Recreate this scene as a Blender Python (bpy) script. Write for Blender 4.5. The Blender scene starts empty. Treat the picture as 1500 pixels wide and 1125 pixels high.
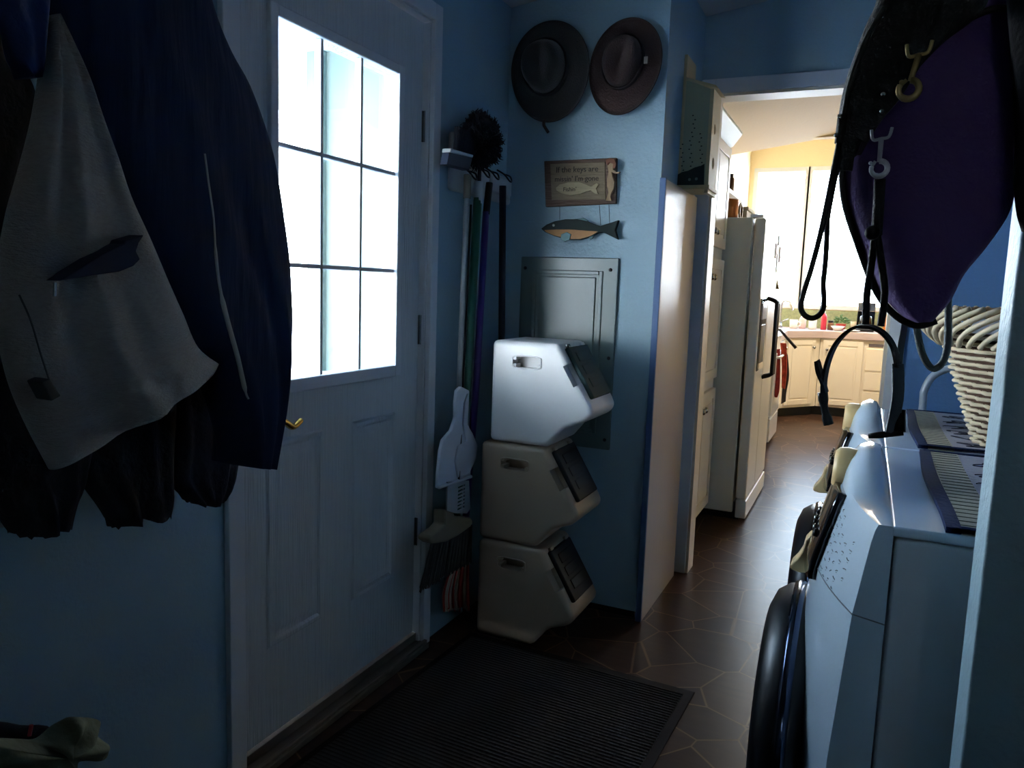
import bpy, bmesh, math, random
from mathutils import Vector, Matrix
random.seed(7)
S = bpy.context.scene
COL = S.collection
# ------------------------------------------------------------ camera
R_ = Vector((0.909392, 0.414650, 0.033968)); 
yaw, pit, rol, FPX = -0.42777137, -0.12520619, 0.03424228, 1127.7
H = 1.285
fw = Vector((math.sin(yaw)*math.cos(pit), math.cos(yaw)*math.cos(pit), math.sin(pit)))
r0 = Vector((math.cos(yaw), -math.sin(yaw), 0)); u0 = r0.cross(fw)
RR = math.cos(rol)*r0 + math.sin(rol)*u0
UU = -math.sin(rol)*r0 + math.cos(rol)*u0
CAM = Vector((0, 0, H))
cd = bpy.data.cameras.new('camera'); cam = bpy.data.objects.new('camera', cd); COL.objects.link(cam)
m = Matrix((RR, UU, -fw)).transposed().to_4x4(); m.translation = CAM
cam.matrix_world = m
cd.sensor_width = 36; cd.lens = FPX/1500*36; cd.clip_start = .05; cd.clip_end = 200
S.camera = cam
# ------------------------------------------------------------ world, lights, exposure
S.view_settings.view_transform = 'Standard'; S.view_settings.look = 'None'
S.view_settings.exposure = 0.95; S.view_settings.gamma = 1; S.view_settings.use_curve_mapping = False
W = bpy.data.worlds.new('world'); S.world = W; W.use_nodes = True
bg = W.node_tree.nodes['Background']; _n = W.node_tree.nodes; _l = W.node_tree.links
_tc = _n.new('ShaderNodeTexCoord'); _sx = _n.new('ShaderNodeSeparateXYZ'); _cr = _n.new('ShaderNodeValToRGB')
_l.new(_tc.outputs['Generated'], _sx.inputs[0]); _l.new(_sx.outputs[2], _cr.inputs[0]); _l.new(_cr.outputs[0], bg.inputs[0])
_e = _cr.color_ramp.elements; _e[0].position = 0.0; _e[0].color = (.93, .97, 1.0, 1); _e[1].position = 1.0; _e[1].color = (.10, .17, .30, 1)
_q = _e.new(.22); _q.color = (.46, .54, .62, 1); _q = _e.new(.5); _q.color = (.10, .15, .22, 1)
bg.inputs[1].default_value = 27.0     # hazy bright horizon, deeper zenith
S.cycles.use_denoising = True
S.cycles.max_bounces = 8; S.cycles.diffuse_bounces = 4; S.cycles.glossy_bounces = 4; S.cycles.transparent_max_bounces = 12
S.cycles.caustics_reflective = False; S.cycles.caustics_refractive = False
S.cycles.sample_clamp_indirect = 6

def area(name, loc, size, power, color, rot=(0, 0, 0)):
    l = bpy.data.lights.new(name, 'AREA'); l.shape = 'RECTANGLE'; l.size = size[0]; l.size_y = size[1]
    l.energy = power; l.color = color
    o = bpy.data.objects.new(name, l); COL.objects.link(o); o.location = loc; o.rotation_euler = rot
    return o
sun = bpy.data.lights.new('sun', 'SUN'); sun.energy = 34; sun.angle = .01; sun.color = (1, .96, .88)
so = bpy.data.objects.new('sun', sun); COL.objects.link(so); so.rotation_euler = Vector((.72, -.12, .72)).to_track_quat('Z', 'Y').to_euler()
KLIGHT = area('kitchen_lamp', (-.1, 7.9, 2.86), (1.1, .5), 42, (1.0, .88, .72))   # the kitchen's ceiling light

# ------------------------------------------------------------ helpers
def ray(x, y): return (x-750)/FPX*RR - (y-562.5)/FPX*UU + fw
def P(px, ax, v):
    """point of the plane axis=v seen at px of the photograph"""
    i = 'xyz'.index(ax); d = ray(*px); t = (v-CAM[i])/d[i]
    return CAM + t*d
def lin(c):
    return tuple((x/12.92 if x <= .04045 else ((x+.055)/1.055)**2.4) for x in [k/255 for k in c])
MATS = {}
def mat(name, rgb, rough=.6, metal=0, bump=0, bscale=40, var=0, vscale=6, stretch=(1, 1, 1), spec=.5, coat=0, sheen=0):
    if name in MATS: return MATS[name]
    m = bpy.data.materials.new(name); m.use_nodes = True; nt = m.node_tree; b = nt.nodes['Principled BSDF']
    c = lin(rgb)
    b.inputs['Base Color'].default_value = (*c, 1); b.inputs['Roughness'].default_value = rough
    b.inputs['Metallic'].default_value = metal; b.inputs['Specular IOR Level'].default_value = spec
    if coat: b.inputs['Coat Weight'].default_value = coat; b.inputs['Coat Roughness'].default_value = .08
    if sheen: b.inputs['Sheen Weight'].default_value = sheen
    if bump or var:
        tc = nt.nodes.new('ShaderNodeTexCoord'); mp = nt.nodes.new('ShaderNodeMapping'); mp.inputs['Scale'].default_value = stretch
        nt.links.new(tc.outputs['Object'], mp.inputs[0])
    if bump:
        n = nt.nodes.new('ShaderNodeTexNoise'); n.inputs['Scale'].default_value = bscale; n.inputs['Detail'].default_value = 4
        nt.links.new(mp.outputs[0], n.inputs['Vector'])
        bp = nt.nodes.new('ShaderNodeBump'); bp.inputs['Strength'].default_value = bump; bp.inputs['Distance'].default_value = .01
        nt.links.new(n.outputs['Fac'], bp.inputs['Height']); nt.links.new(bp.outputs[0], b.inputs['Normal'])
    if var:
        n = nt.nodes.new('ShaderNodeTexNoise'); n.inputs['Scale'].default_value = vscale; n.inputs['Detail'].default_value = 5
        nt.links.new(mp.outputs[0], n.inputs['Vector'])
        mx = nt.nodes.new('ShaderNodeMix'); mx.data_type = 'RGBA'
        mx.inputs[6].default_value = (*[max(0, k*(1-var)) for k in c], 1); mx.inputs[7].default_value = (*[min(1, k*(1+var)) for k in c], 1)
        nt.links.new(n.outputs['Fac'], mx.inputs[0]); nt.links.new(mx.outputs[2], b.inputs['Base Color'])
    MATS[name] = m
    return m
def glassmat(name, tint=(.95, .98, 1)):
    m = bpy.data.materials.new(name); m.use_nodes = True; nt = m.node_tree
    for n in list(nt.nodes): nt.nodes.remove(n)
    o = nt.nodes.new('ShaderNodeOutputMaterial'); t = nt.nodes.new('ShaderNodeBsdfTransparent'); g = nt.nodes.new('ShaderNodeBsdfGlossy')
    mx = nt.nodes.new('ShaderNodeMixShader'); mx.inputs[0].default_value = .05
    t.inputs[0].default_value = (*tint, 1); g.inputs['Roughness'].default_value = .03
    nt.links.new(t.outputs[0], mx.inputs[1]); nt.links.new(g.outputs[0], mx.inputs[2]); nt.links.new(mx.outputs[0], o.inputs[0])
    return m

def obj(name, bm, m, parent=None, smooth=False, bevel=0, seg=2, sub=0, auto=None):
    bmesh.ops.recalc_face_normals(bm, faces=bm.faces)
    me = bpy.data.meshes.new(name); bm.to_mesh(me); bm.free()
    o = bpy.data.objects.new(name, me); COL.objects.link(o)
    for k in (m if isinstance(m, (list, tuple)) else [m]): me.materials.append(k)
    if smooth:
        for p in me.polygons: p.use_smooth = True
    if bevel:
        b = o.modifiers.new('bevel', 'BEVEL'); b.width = bevel; b.segments = seg; b.limit_method = 'ANGLE'; b.angle_limit = .6
        b.harden_normals = False
        for p in me.polygons: p.use_smooth = True
        e = o.modifiers.new('wn', 'WEIGHTED_NORMAL')
    if sub:
        s = o.modifiers.new('sub', 'SUBSURF'); s.levels = sub; s.render_levels = sub
    if parent is not None:
        o.parent = parent; o.matrix_parent_inverse = parent.matrix_basis.inverted()
    return o
def thing(name, label, cat, loc=(0, 0, 0), group=None):
    o = bpy.data.objects.new(name, None); COL.objects.link(o); o.location = loc; o.empty_display_size = .05
    o['label'] = label; o['category'] = cat
    if group: o['group'] = group
    return o
def tag(o, label, cat, group=None, kind=None):
    o['label'] = label; o['category'] = cat
    if group: o['group'] = group
    if kind: o['kind'] = kind
    return o
def struct(name, bm, m, parent=None, **k):
    o = obj(name, bm, m, parent, **k)
    if parent is None: o['kind'] = 'structure'
    return o
def NB(): return bmesh.new()
def add_box(bm, lo, hi, mi=0, rot=None):
    r = bmesh.ops.create_cube(bm, size=1)
    c = [(a+b)/2 for a, b in zip(lo, hi)]; s = [abs(b-a) for a, b in zip(lo, hi)]
    for v in r['verts']:
        v.co = Vector((v.co.x*s[0], v.co.y*s[1], v.co.z*s[2]))
        if rot is not None: v.co = rot @ v.co
        v.co += Vector(c)
    for f in {f for v in r['verts'] for f in v.link_faces}: f.material_index = mi
    return bm
def box(lo, hi): return add_box(NB(), lo, hi)
def add_tube(bm, pts, r, n=10, closed=False, mi=0, flat=None):
    """tube along pts; r number or list; flat=(w_dir, w, t) makes a strap"""
    pts = [Vector(p) for p in pts]; N = len(pts); rings = []
    prev = None
    for i, p in enumerate(pts):
        a = pts[(i-1) % N] if (closed or i > 0) else p; b = pts[(i+1) % N] if (closed or i < N-1) else p
        t = (b-a).normalized()
        if prev is None:
            up = Vector((0, 0, 1)) if abs(t.z) < .9 else Vector((1, 0, 0)); x = t.cross(up).normalized()
        else: x = (prev - t*prev.dot(t)).normalized()
        prev = x; y = t.cross(x)
        if flat is not None:
            wd, w, th = flat; wd = Vector(wd); wd = (wd - t*wd.dot(t))
            wd = wd.normalized() if wd.length > 1e-4 else x
            nn = t.cross(wd)
            rings.append([bm.verts.new(p+wd*sx*w/2+nn*sy*th/2) for sx, sy in ((-1, -1), (1, -1), (1, 1), (-1, 1))]); continue
        rr = r[i] if isinstance(r, (list, tuple)) else r
        rings.append([bm.verts.new(p+(x*math.cos(2*math.pi*k/n)+y*math.sin(2*math.pi*k/n))*rr) for k in range(n)])
    n = len(rings[0])
    for i in range(N if closed else N-1):
        A, B = rings[i], rings[(i+1) % N]
        for k in range(n):
            f = bm.faces.new((A[k], A[(k+1) % n], B[(k+1) % n], B[k])); f.material_index = mi
    if not closed:
        bm.faces.new(rings[0][::-1]).material_index = mi; bm.faces.new(rings[-1]).material_index = mi
    return bm
def tube(pts, r, **k): return add_tube(NB(), pts, r, **k)
def spl(pts, n=6, closed=False):
    pts = [Vector(p) for p in pts]; N = len(pts); out = []
    for i in range(N if closed else N-1):
        if closed: p0, p1, p2, p3 = pts[i-1], pts[i], pts[(i+1) % N], pts[(i+2) % N]
        else: p0, p1, p2, p3 = pts[max(i-1, 0)], pts[i], pts[i+1], pts[min(i+2, N-1)]
        for k in range(n):
            t = k/n
            out.append(.5*((2*p1)+(-p0+p2)*t+(2*p0-5*p1+4*p2-p3)*t*t+(-p0+3*p1-3*p2+p3)*t**3))
    if not closed: out.append(pts[-1])
    return out
def add_lathe(bm, prof, org, axis=(0, 0, 1), n=24, sx=1, sy=1, mi=0, ref=None, cap=True):
    """prof: list of (radius, height along axis)"""
    ax = Vector(axis).normalized(); up = Vector(ref) if ref else (Vector((0, 0, 1)) if abs(ax.z) < .9 else Vector((1, 0, 0)))
    x = up.cross(ax).normalized(); y = ax.cross(x); org = Vector(org); rings = []
    for r, h in prof:
        rings.append([bm.verts.new(org+ax*h+(x*math.cos(2*math.pi*k/n)*sx+y*math.sin(2*math.pi*k/n)*sy)*max(r, 1e-4)) for k in range(n)])
    for A, B in zip(rings, rings[1:]):
        for k in range(n): bm.faces.new((A[k], A[(k+1) % n], B[(k+1) % n], B[k])).material_index = mi
    if cap:
        bm.faces.new(rings[0][::-1]).material_index = mi; bm.faces.new(rings[-1]).material_index = mi
    return bm
def lathe(prof, org, **k): return add_lathe(NB(), prof, org, **k)
def add_prism(bm, poly, off, mi=0):
    a = [bm.verts.new(Vector(p)) for p in poly]; b = [bm.verts.new(Vector(p)+Vector(off)) for p in poly]; n = len(a)
    for f in (bm.faces.new(a), bm.faces.new(b[::-1])): f.material_index = mi
    for i in range(n): bm.faces.new((a[i], b[i], b[(i+1) % n], a[(i+1) % n])).material_index = mi
    return bm
def prism(poly, off, **k): return add_prism(NB(), poly, off, **k)
def add_ball(bm, c, r, sx=1, sy=1, sz=1, n=12, mi=0):
    q = bmesh.ops.create_uvsphere(bm, u_segments=n, v_segments=max(6, n//2+2), radius=r)
    for v in q['verts']: v.co = Vector((v.co.x*sx, v.co.y*sy, v.co.z*sz)) + Vector(c)
    for f in {f for v in q['verts'] for f in v.link_faces}: f.material_index = mi
    return bm
def text(name, s, size, loc, m, parent, rot=(math.pi/2, 0, 0), ext=.0008, align='CENTER'):
    cu = bpy.data.curves.new('t', 'FONT'); cu.body = s; cu.size = size; cu.extrude = ext; cu.align_x = align
    t = bpy.data.objects.new('t', cu); COL.objects.link(t); bpy.context.view_layer.update()
    dg = bpy.context.evaluated_depsgraph_get(); me = bpy.data.meshes.new_from_object(t.evaluated_get(dg))
    bpy.data.objects.remove(t)
    o = bpy.data.objects.new(name, me); COL.objects.link(o); me.materials.clear(); me.materials.append(m)
    o.location = loc; o.rotation_euler = rot
    if parent is not None: o.parent = parent; o.matrix_parent_inverse = parent.matrix_basis.inverted()
    return o
def cut(o, cutters):
    """carve the cutter meshes out of o and keep the result as o's mesh"""
    cs = []
    for bm in cutters:
        bmesh.ops.recalc_face_normals(bm, faces=bm.faces)
        me = bpy.data.meshes.new('c'); bm.to_mesh(me); bm.free(); c = bpy.data.objects.new('c', me); COL.objects.link(c); cs.append(c)
        q = o.modifiers.new('cut', 'BOOLEAN'); q.operation = 'DIFFERENCE'; q.object = c; q.solver = 'EXACT'
    bpy.context.view_layer.update()
    me = bpy.data.meshes.new_from_object(o.evaluated_get(bpy.context.evaluated_depsgraph_get()))
    o.modifiers.clear(); o.data = me
    for c in cs: bpy.data.objects.remove(c)
def drape(name, L, Rr, ax, v, depth, m, parent=None, folds=5, amp=.012, seed=0, rows=40, n=56, jag=0, skew=2.0, taper_top=.4, back=None):
    """hanging cloth body: closed loft between two outlines given as photo points on the plane ax=v"""
    rnd = random.Random(seed)
    if back is None: back = .8 if ax == 'x' else 0
    l = spl([P(q, ax, v) for q in L], 10); r = spl([P(q, ax, v) for q in Rr], 10)
    def samp(a, t):
        f = t*(len(a)-1); i = min(int(f), len(a)-2); return a[i].lerp(a[i+1], f-i)
    nv = Vector((1, 0, 0)) if ax == 'x' else Vector((0, -1, 0))
    ph = [rnd.uniform(0, 6.28) for _ in range(6)]
    bm = NB(); rings = []
    for i in range(rows+1):
        s = i/rows; a, b = samp(l, s), samp(r, s); c = (a+b)/2; h = (b-a)/2
        dd = depth*(taper_top+(1-taper_top)*min(1, s*1.6)); ring = []
        for k in range(n):
            th = 2*math.pi*k/n; ct, st = math.cos(th), math.sin(th)
            ff = math.copysign(abs(st)**.8, st)
            rip = math.sin(folds*ct*1.5+ph[0]+s*skew)*.6+math.sin(folds*2.3*ct+ph[1]-s*skew*1.4)*.3+math.sin(folds*.7*ct+ph[2]+3*s)*.5
            rip += .25*math.sin(11*s+ph[3]+4*ct)
            p = c+h*ct+nv*(dd*(ff-back)+amp*(.3+.7*s)*rip*abs(st)**.5)
            if jag and i >= rows-2:
                p.z += rnd.uniform(-jag, jag)*(1 if i == rows else .3)
            ring.append(bm.verts.new(p))
        rings.append(ring)
    for A, B in zip(rings, rings[1:]):
        for k in range(n): bm.faces.new((A[k], A[(k+1) % n], B[(k+1) % n], B[k]))
    bm.faces.new(rings[0][::-1]); bm.faces.new(rings[-1])
    return obj(name, bm, m, parent, smooth=True)

# ------------------------------------------------------------ materials
M_wall = mat('blue_wall_paint', (148, 175, 187), .5, bump=.25, bscale=90, var=.04, vscale=3)
M_ceil = mat('ceiling_paint', (196, 192, 190), .8, bump=.3, bscale=60)
M_kwall = mat('cream_wall_paint', (240, 222, 184), .7, bump=.15, bscale=60)
M_kceil = mat('kitchen_ceiling_paint', (214, 196, 158), .8, bump=.2, bscale=50)
M_trim = mat('white_trim_paint', (214, 216, 218), .45, bump=.08, bscale=30)
M_cream = mat('cream_cabinet_paint', (236, 224, 202), .38, bump=.04, bscale=20)
M_app = mat('appliance_white', (226, 226, 226), .22, coat=.3)
M_black = mat('black_plastic', (12, 13, 16), .35)
M_blk_gloss = mat('black_gloss', (8, 9, 14), .08, coat=.5)
M_beige = mat('beige_plastic', (234, 200, 142), .45)
M_steel = mat('steel', (170, 170, 168), .25, 1)
M_brass = mat('brass', (206, 170, 90), .25, 1)
M_gray_el = mat('grey_enamel', (100, 116, 112), .32, spec=.6)
M_glass = glassmat('pane_glass')
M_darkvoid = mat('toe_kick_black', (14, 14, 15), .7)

# door skin: painted embossed wood grain
def grain(name, rgb, rough, strength=.35, sc=(30, 30, 1.6), var=.12):
    return mat(name, rgb, rough, bump=strength, bscale=5, var=var, vscale=3.2, stretch=sc)
M_door = grain('door_white_grain', (205, 208, 208), .42, .5)
M_oldwood = grain('brown_sign_wood', (96, 74, 60), .7, .5, (3, 30, 30))

def floor_material():
    m = bpy.data.materials.new('stone_pattern_vinyl'); m.use_nodes = True; nt = m.node_tree; b = nt.nodes['Principled BSDF']
    N = nt.nodes.new; Lk = nt.links.new
    tc = N('ShaderNodeTexCoord'); mp = N('ShaderNodeMapping'); mp.inputs['Scale'].default_value = (1, 1, 1); Lk(tc.outputs['Object'], mp.inputs[0])
    wn = N('ShaderNodeTexNoise'); wn.inputs['Scale'].default_value = 3.0; Lk(mp.outputs[0], wn.inputs['Vector'])
    v1 = N('ShaderNodeTexVoronoi'); v1.feature = 'DISTANCE_TO_EDGE'; v1.inputs['Scale'].default_value = 4.6
    v2 = N('ShaderNodeTexVoronoi'); v2.feature = 'F1'; v2.inputs['Scale'].default_value = 4.6
    for v in (v1, v2): Lk(mp.outputs[0], v.inputs['Vector']); v.inputs['Randomness'].default_value = 1
    cr = N('ShaderNodeValToRGB'); cr.color_ramp.elements[0].position = .006; cr.color_ramp.elements[1].position = .016
    cr.color_ramp.elements[0].color = (1, 1, 1, 1); cr.color_ramp.elements[1].color = (0, 0, 0, 1); Lk(v1.outputs['Distance'], cr.inputs[0])
    base = N('ShaderNodeValToRGB'); e = base.color_ramp.elements
    e[0].color = (*lin((50, 33, 25)), 1); e[1].color = (*lin((70, 49, 37)), 1); q = e.new(.5); q.color = (*lin((60, 42, 34)), 1)
    sp = N('ShaderNodeSeparateColor'); Lk(v2.outputs['Color'], sp.inputs[0]); Lk(sp.outputs[0], base.inputs[0])
    st = N('ShaderNodeMapping'); st.inputs['Scale'].default_value = (4, 22, 1); Lk(tc.outputs['Object'], st.inputs[0])
    n2 = N('ShaderNodeTexNoise'); n2.inputs['Scale'].default_value = 1.6; n2.inputs['Detail'].default_value = 6; Lk(st.outputs[0], n2.inputs['Vector'])
    mul = N('ShaderNodeMix'); mul.data_type = 'RGBA'; mul.blend_type = 'OVERLAY'; mul.inputs[0].default_value = .5
    Lk(base.outputs[0], mul.inputs[6]); Lk(n2.outputs['Color'], mul.inputs[7])
    nb = N('ShaderNodeRGBToBW'); Lk(n2.outputs['Color'], nb.inputs[0]); Lk(nb.outputs[0], mul.inputs[7])
    fin = N('ShaderNodeMix'); fin.data_type = 'RGBA'; Lk(cr.outputs[0], fin.inputs[0]); Lk(mul.outputs[2], fin.inputs[6]); fin.inputs[7].default_value = (*lin((108, 84, 62)), 1)
    Lk(fin.outputs[2], b.inputs['Base Color']); b.inputs['Roughness'].default_value = .30; b.inputs['Specular IOR Level'].default_value = .07
    bp = N('ShaderNodeBump'); bp.inputs['Strength'].default_value = .12; bp.inputs['Distance'].default_value = .003; Lk(nb.outputs[0], bp.inputs['Height']); Lk(bp.outputs[0], b.inputs['Normal'])
    return m
M_floor = floor_material()

# ------------------------------------------------------------ room shell
WX = -1.361; YB = 2.86; SX = -.73; YH = 3.47; PX = .158
def cz(x): return 2.366+.145*(x-WX)
struct('floor', box((-2.2, -2.1, -.1), (2.2, 9.8, 0)), M_floor)
def slab_ceiling(name, x0, x1, y0, y1, dz, m):
    bm = NB(); add_prism(bm, [(x0, y0, cz(x0)+dz), (x1, y0, cz(x1)+dz), (x1, y0, cz(x1)+dz+.1), (x0, y0, cz(x0)+dz+.1)], (0, y1-y0, 0))
    return struct(name, bm, m)
slab_ceiling('ceiling', -1.5, 2.2, -2.1, 3.52, 0, M_ceil)
DX = -1.40      # outer plane of the door opening
dy0, dy1, dztop = 1.405, 2.252, 2.125
zt = 3.2
bm = NB(); add_box(bm, (WX-.14, -2.1, 0), (WX, dy0-.02, zt)); add_box(bm, (WX-.14, dy1+.02, 0), (WX, YB, zt)); add_box(bm, (WX-.14, dy0-.02, dztop+.02), (WX, dy1+.02, zt))
struct('wall_left', bm, M_wall)
struct('wall_back', box((WX-.14, YB, 0.03), (SX, YB+.1, zt)), M_wall)
struct('wall_side', box((SX-.1, YB+.1, 0), (SX, YH, zt)), M_wall)
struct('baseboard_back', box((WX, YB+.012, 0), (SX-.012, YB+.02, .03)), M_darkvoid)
OL, OR, OT = -.668, .085, 2.135
M_wall_shaded = mat('blue_wall_paint_shaded', (86, 126, 172), .6, bump=.25, bscale=90)  # same blue paint, with dimmer light and blue bounce put into the colour
bm = NB(); add_box(bm, (-1.5, YH, 0), (OL, YH+.1, zt)); add_box(bm, (OL, YH, OT), (OR, YH+.1, zt))
struct('wall_header', bm, M_wall)
struct('wall_header_right', box((OR, YH, 0), (2.2, YH+.1, zt)), M_wall_shaded)
struct('wall_alcove', box((.84, 1.19, 0), (.94, YH, zt)), M_wall_shaded)
struct('wall_partition', box((PX, 1.1, 0), (2.2, 1.19, zt)), M_wall, bevel=.004)
M_panel = mat('dark_wood_panelling', (74, 62, 54), .6, bump=.3, bscale=8, stretch=(1, 20, 1))
struct('wall_right', box((2.1, -2.1, 0), (2.2, 1.1, zt)), M_wall)
wall_with_holes_rear = NB()
for lo, hi in (((WX-.14, -2.2, 0), (.95, -2.1, zt)), ((1.13, -2.2, 0), (2.2, -2.1, zt)), ((.95, -2.2, 0), (1.13, -2.1, 1.45)), ((.95, -2.2, 1.68), (1.13, -2.1, zt))): add_box(wall_with_holes_rear, lo, hi)
struct('wall_front', wall_with_holes_rear, M_wall)
w = struct('window_3', box((.90, -2.1, 1.41), (1.18, -2.085, 1.45)), M_trim); obj('window_pane', box((.95, -2.16, 1.45), (1.13, -2.155, 1.68)), M_glass, w)  # unseen window added behind the camera to give faint fill light
# kitchen shell
KY = 9.66; KX0, KX1 = -1.40, 2.1
def wall_with_holes(name, x0, x1, y0, y1, z1, holes, m, axis='x'):
    bm = NB(); cur = x0
    for a, b, lo, hi in sorted(holes):
        def bx(u0, u1, w0, w1):
            if axis == 'x': add_box(bm, (u0, y0, w0), (u1, y1, w1))
            else: add_box(bm, (y0, u0, w0), (y1, u1, w1))
        bx(cur, a, 0, z1); bx(a, b, 0, lo); bx(a, b, hi, z1); cur = b
    if axis == 'x': add_box(bm, (cur, y0, 0), (x1, y1, z1))
    else: add_box(bm, (y0, cur, 0), (y1, x1, z1))
    return struct(name, bm, m)
WINS = [(-1.30, -.78, 1.2, 2.72), (-.70, .50, 1.2, 2.72)]
wall_with_holes('wall_kitchen_back', -1.5, 2.2, KY, KY+.12, 3.6, WINS, M_kwall)
wall_with_holes('wall_kitchen_left', YH+.1, KY, KX0-.1, KX0, 3.6, [], M_kwall, 'y')
wall_with_holes('wall_kitchen_right', YH+.1, KY, KX1, KX1+.1, 3.6, [], M_kwall, 'y')
bm = NB(); add_prism(bm, [(-1.5, YH+.1, cz(-1.5)+.06), (2.2, YH+.1, cz(2.2)+.06), (2.2, YH+.1, cz(2.2)+.16), (-1.5, YH+.1, cz(-1.5)+.16)], (0, 6.85-YH-.1, 0))
struct('ceiling_kitchen', bm, M_kceil)
bm = NB(); add_prism(bm, [(-1.5, 6.85, 3.05), (2.2, 6.85, 3.35), (2.2, 6.85, 3.6), (-1.5, 6.85, 3.6)], (0, KY-6.85+.1, 0)); add_box(bm, (-1.5, 6.75, 2.55), (2.2, 6.85, 3.6))
struct('ceiling_kitchen_raised', bm, M_kceil)
for i, (a, b, lo, hi) in enumerate(WINS):
    f = NB(); t = .05
    add_box(f, (a, KY-.015, lo-t), (b, KY, lo)); add_box(f, (a, KY-.015, hi), (b, KY, hi+t)); add_box(f, (a-t, KY-.015, lo-t), (a, KY, hi+t)); add_box(f, (b, KY-.015, lo-t), (b+t, KY, hi+t))
    w = struct('window_%d' % (i+1), f, M_trim)
    obj('window_pane', box((a, KY+.05, lo), (b, KY+.056, hi)), M_glass, w)
# casing of the kitchen opening
bm = NB(); cw = .06
add_box(bm, (OL-cw, YH-.014, 0), (OL, YH, OT+cw)); add_box(bm, (OR, YH-.014, 0), (OR+cw, YH, OT+cw)); add_box(bm, (OL, YH-.014, OT), (OR, YH, OT+cw))
struct('trim_1', bm, M_trim, bevel=.003)
bm = NB(); add_box(bm, (OL, YH-.005, 0), (OL+.012, YH+.11, OT)); add_box(bm, (OR-.012, YH-.005, 0), (OR, YH+.11, OT)); add_box(bm, (OL, YH-.005, OT-.012), (OR, YH+.11, OT))
struct('trim_2', bm, M_cream)

# ------------------------------------------------------------ entry door
D = -1.385
door = thing('door_1', '', ''); del door['label'], door['category']; door['kind'] = 'structure'; door.location = (D, dy0, 0)
bpy.context.view_layer.update()
wl = P((400.4, 9.6), 'x', D); wr = P((586, 546), 'x', D)
wy0, wy1, wz0, wz1 = 1.528, 2.128, .985, 1.955       # lite frame outer
gy0, gy1, gz0, gz1 = 1.556, 2.096, 1.022, 1.925      # glass opening
bm = NB(); z0 = .05
add_box(bm, (D-.045, dy0, z0), (D, gy0, dztop)); add_box(bm, (D-.045, gy1, z0), (D, dy1, dztop)); add_box(bm, (D-.045, gy0, z0), (D, gy1, gz0)); add_box(bm, (D-.045, gy0, gz1), (D, gy1, dztop))
obj('door_slab', bm, M_door, door)
bm = NB()
for (a, b) in ((wy0, gy0), (gy1, wy1)): add_box(bm, (D-.004, a, wz0), (D+.014, b, wz1))
add_box(bm, (D-.004, gy0, wz0), (D+.014, gy1, gz0)); add_box(bm, (D-.004, gy0, gz1), (D+.014, gy1, wz1))
obj('window_frame', bm, M_trim, door, bevel=.004)
gl = obj('window_glass', box((D-.026, gy0, gz0), (D-.020, gy1, gz1)), M_glass, door)
bm = NB()
ys = [gy0+(gy1-gy0)*k/3 for k in (1, 2)]; zs = [gz0+(gz1-gz0)*k/3 for k in (1, 2)]
for y in ys: add_box(bm, (D-.019, y-.006, gz0), (D+.003, y+.006, gz1))
for z in zs: add_box(bm, (D-.018, gy0, z-.006), (D+.002, gy1, z+.006))
obj('muntin', bm, M_trim, door, bevel=.002)
# embossed panels
def raised_panel(y0, y1, za, zb):
    bm = NB()
    def ring(o0, o1, h0, h1):
        A = [bm.verts.new((D+h0, y, z)) for y, z in ((y0+o0, za+o0), (y1-o0, za+o0), (y1-o0, zb-o0), (y0+o0, zb-o0))]
        B = [bm.verts.new((D+h1, y, z)) for y, z in ((y0+o1, za+o1), (y1-o1, za+o1), (y1-o1, zb-o1), (y0+o1, zb-o1))]
        for i in range(4): bm.faces.new((A[i], A[(i+1) % 4], B[(i+1) % 4], B[i]))
        return B
    ring(0, .006, 0, .006); ring(.006, .016, .006, .006); ring(.016, .024, .006, .0005); ring(.024, .034, .0005, .0005); ring(.034, .046, .0005, .004)
    B = ring(.046, .050, .004, .005); bm.faces.new(B)
    obj('door_panel', bm, M_door, door)
raised_panel(1.515, 1.745, .30, .865); raised_panel(1.885, 2.115, .30, .865)
# hinges, lever, threshold
for z in (.42, 1.13, 1.80):
    bm = NB(); add_tube(bm, [(D+.006, dy1+.008, z-.05), (D+.006, dy1+.008, z+.05)], .007); add_box(bm, (D-.002, dy1-.003, z-.05), (D+.002, dy1+.006, z+.05))
    obj('hinge', bm, M_steel, door)
hp = P((400, 622), 'x', D+.05); he = P((439, 631), 'x', D+.05)
bm = NB(); add_lathe(bm, [(.03, 0), (.03, .008), (.012, .014), (.011, .055)], (D, hp.y-.01, hp.z), axis=(1, 0, 0))
add_tube(bm, spl([(D+.052, hp.y-.012, hp.z), (D+.056, hp.y+.03, hp.z+.004), (D+.054, hp.y+.07, hp.z-.016), (D+.05, hp.y+.105, hp.z-.004)], 5), [.011]*4+[.009]*6+[.008]*6)
obj('handle', bm, M_brass, door, smooth=True)
bm = NB(); add_box(bm, (D-.10, dy0-.01, 0), (WX+.04, dy1+.01, .018)); add_box(bm, (D-.03, dy0-.01, .018), (D+.012, dy1+.01, .046)); add_box(bm, (WX+.02, dy0-.01, .018), (WX+.032, dy1+.01, .028))
struct('trim_3', bm, mat('threshold_metal', (120, 112, 104), .4, .6), bevel=.002)
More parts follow.
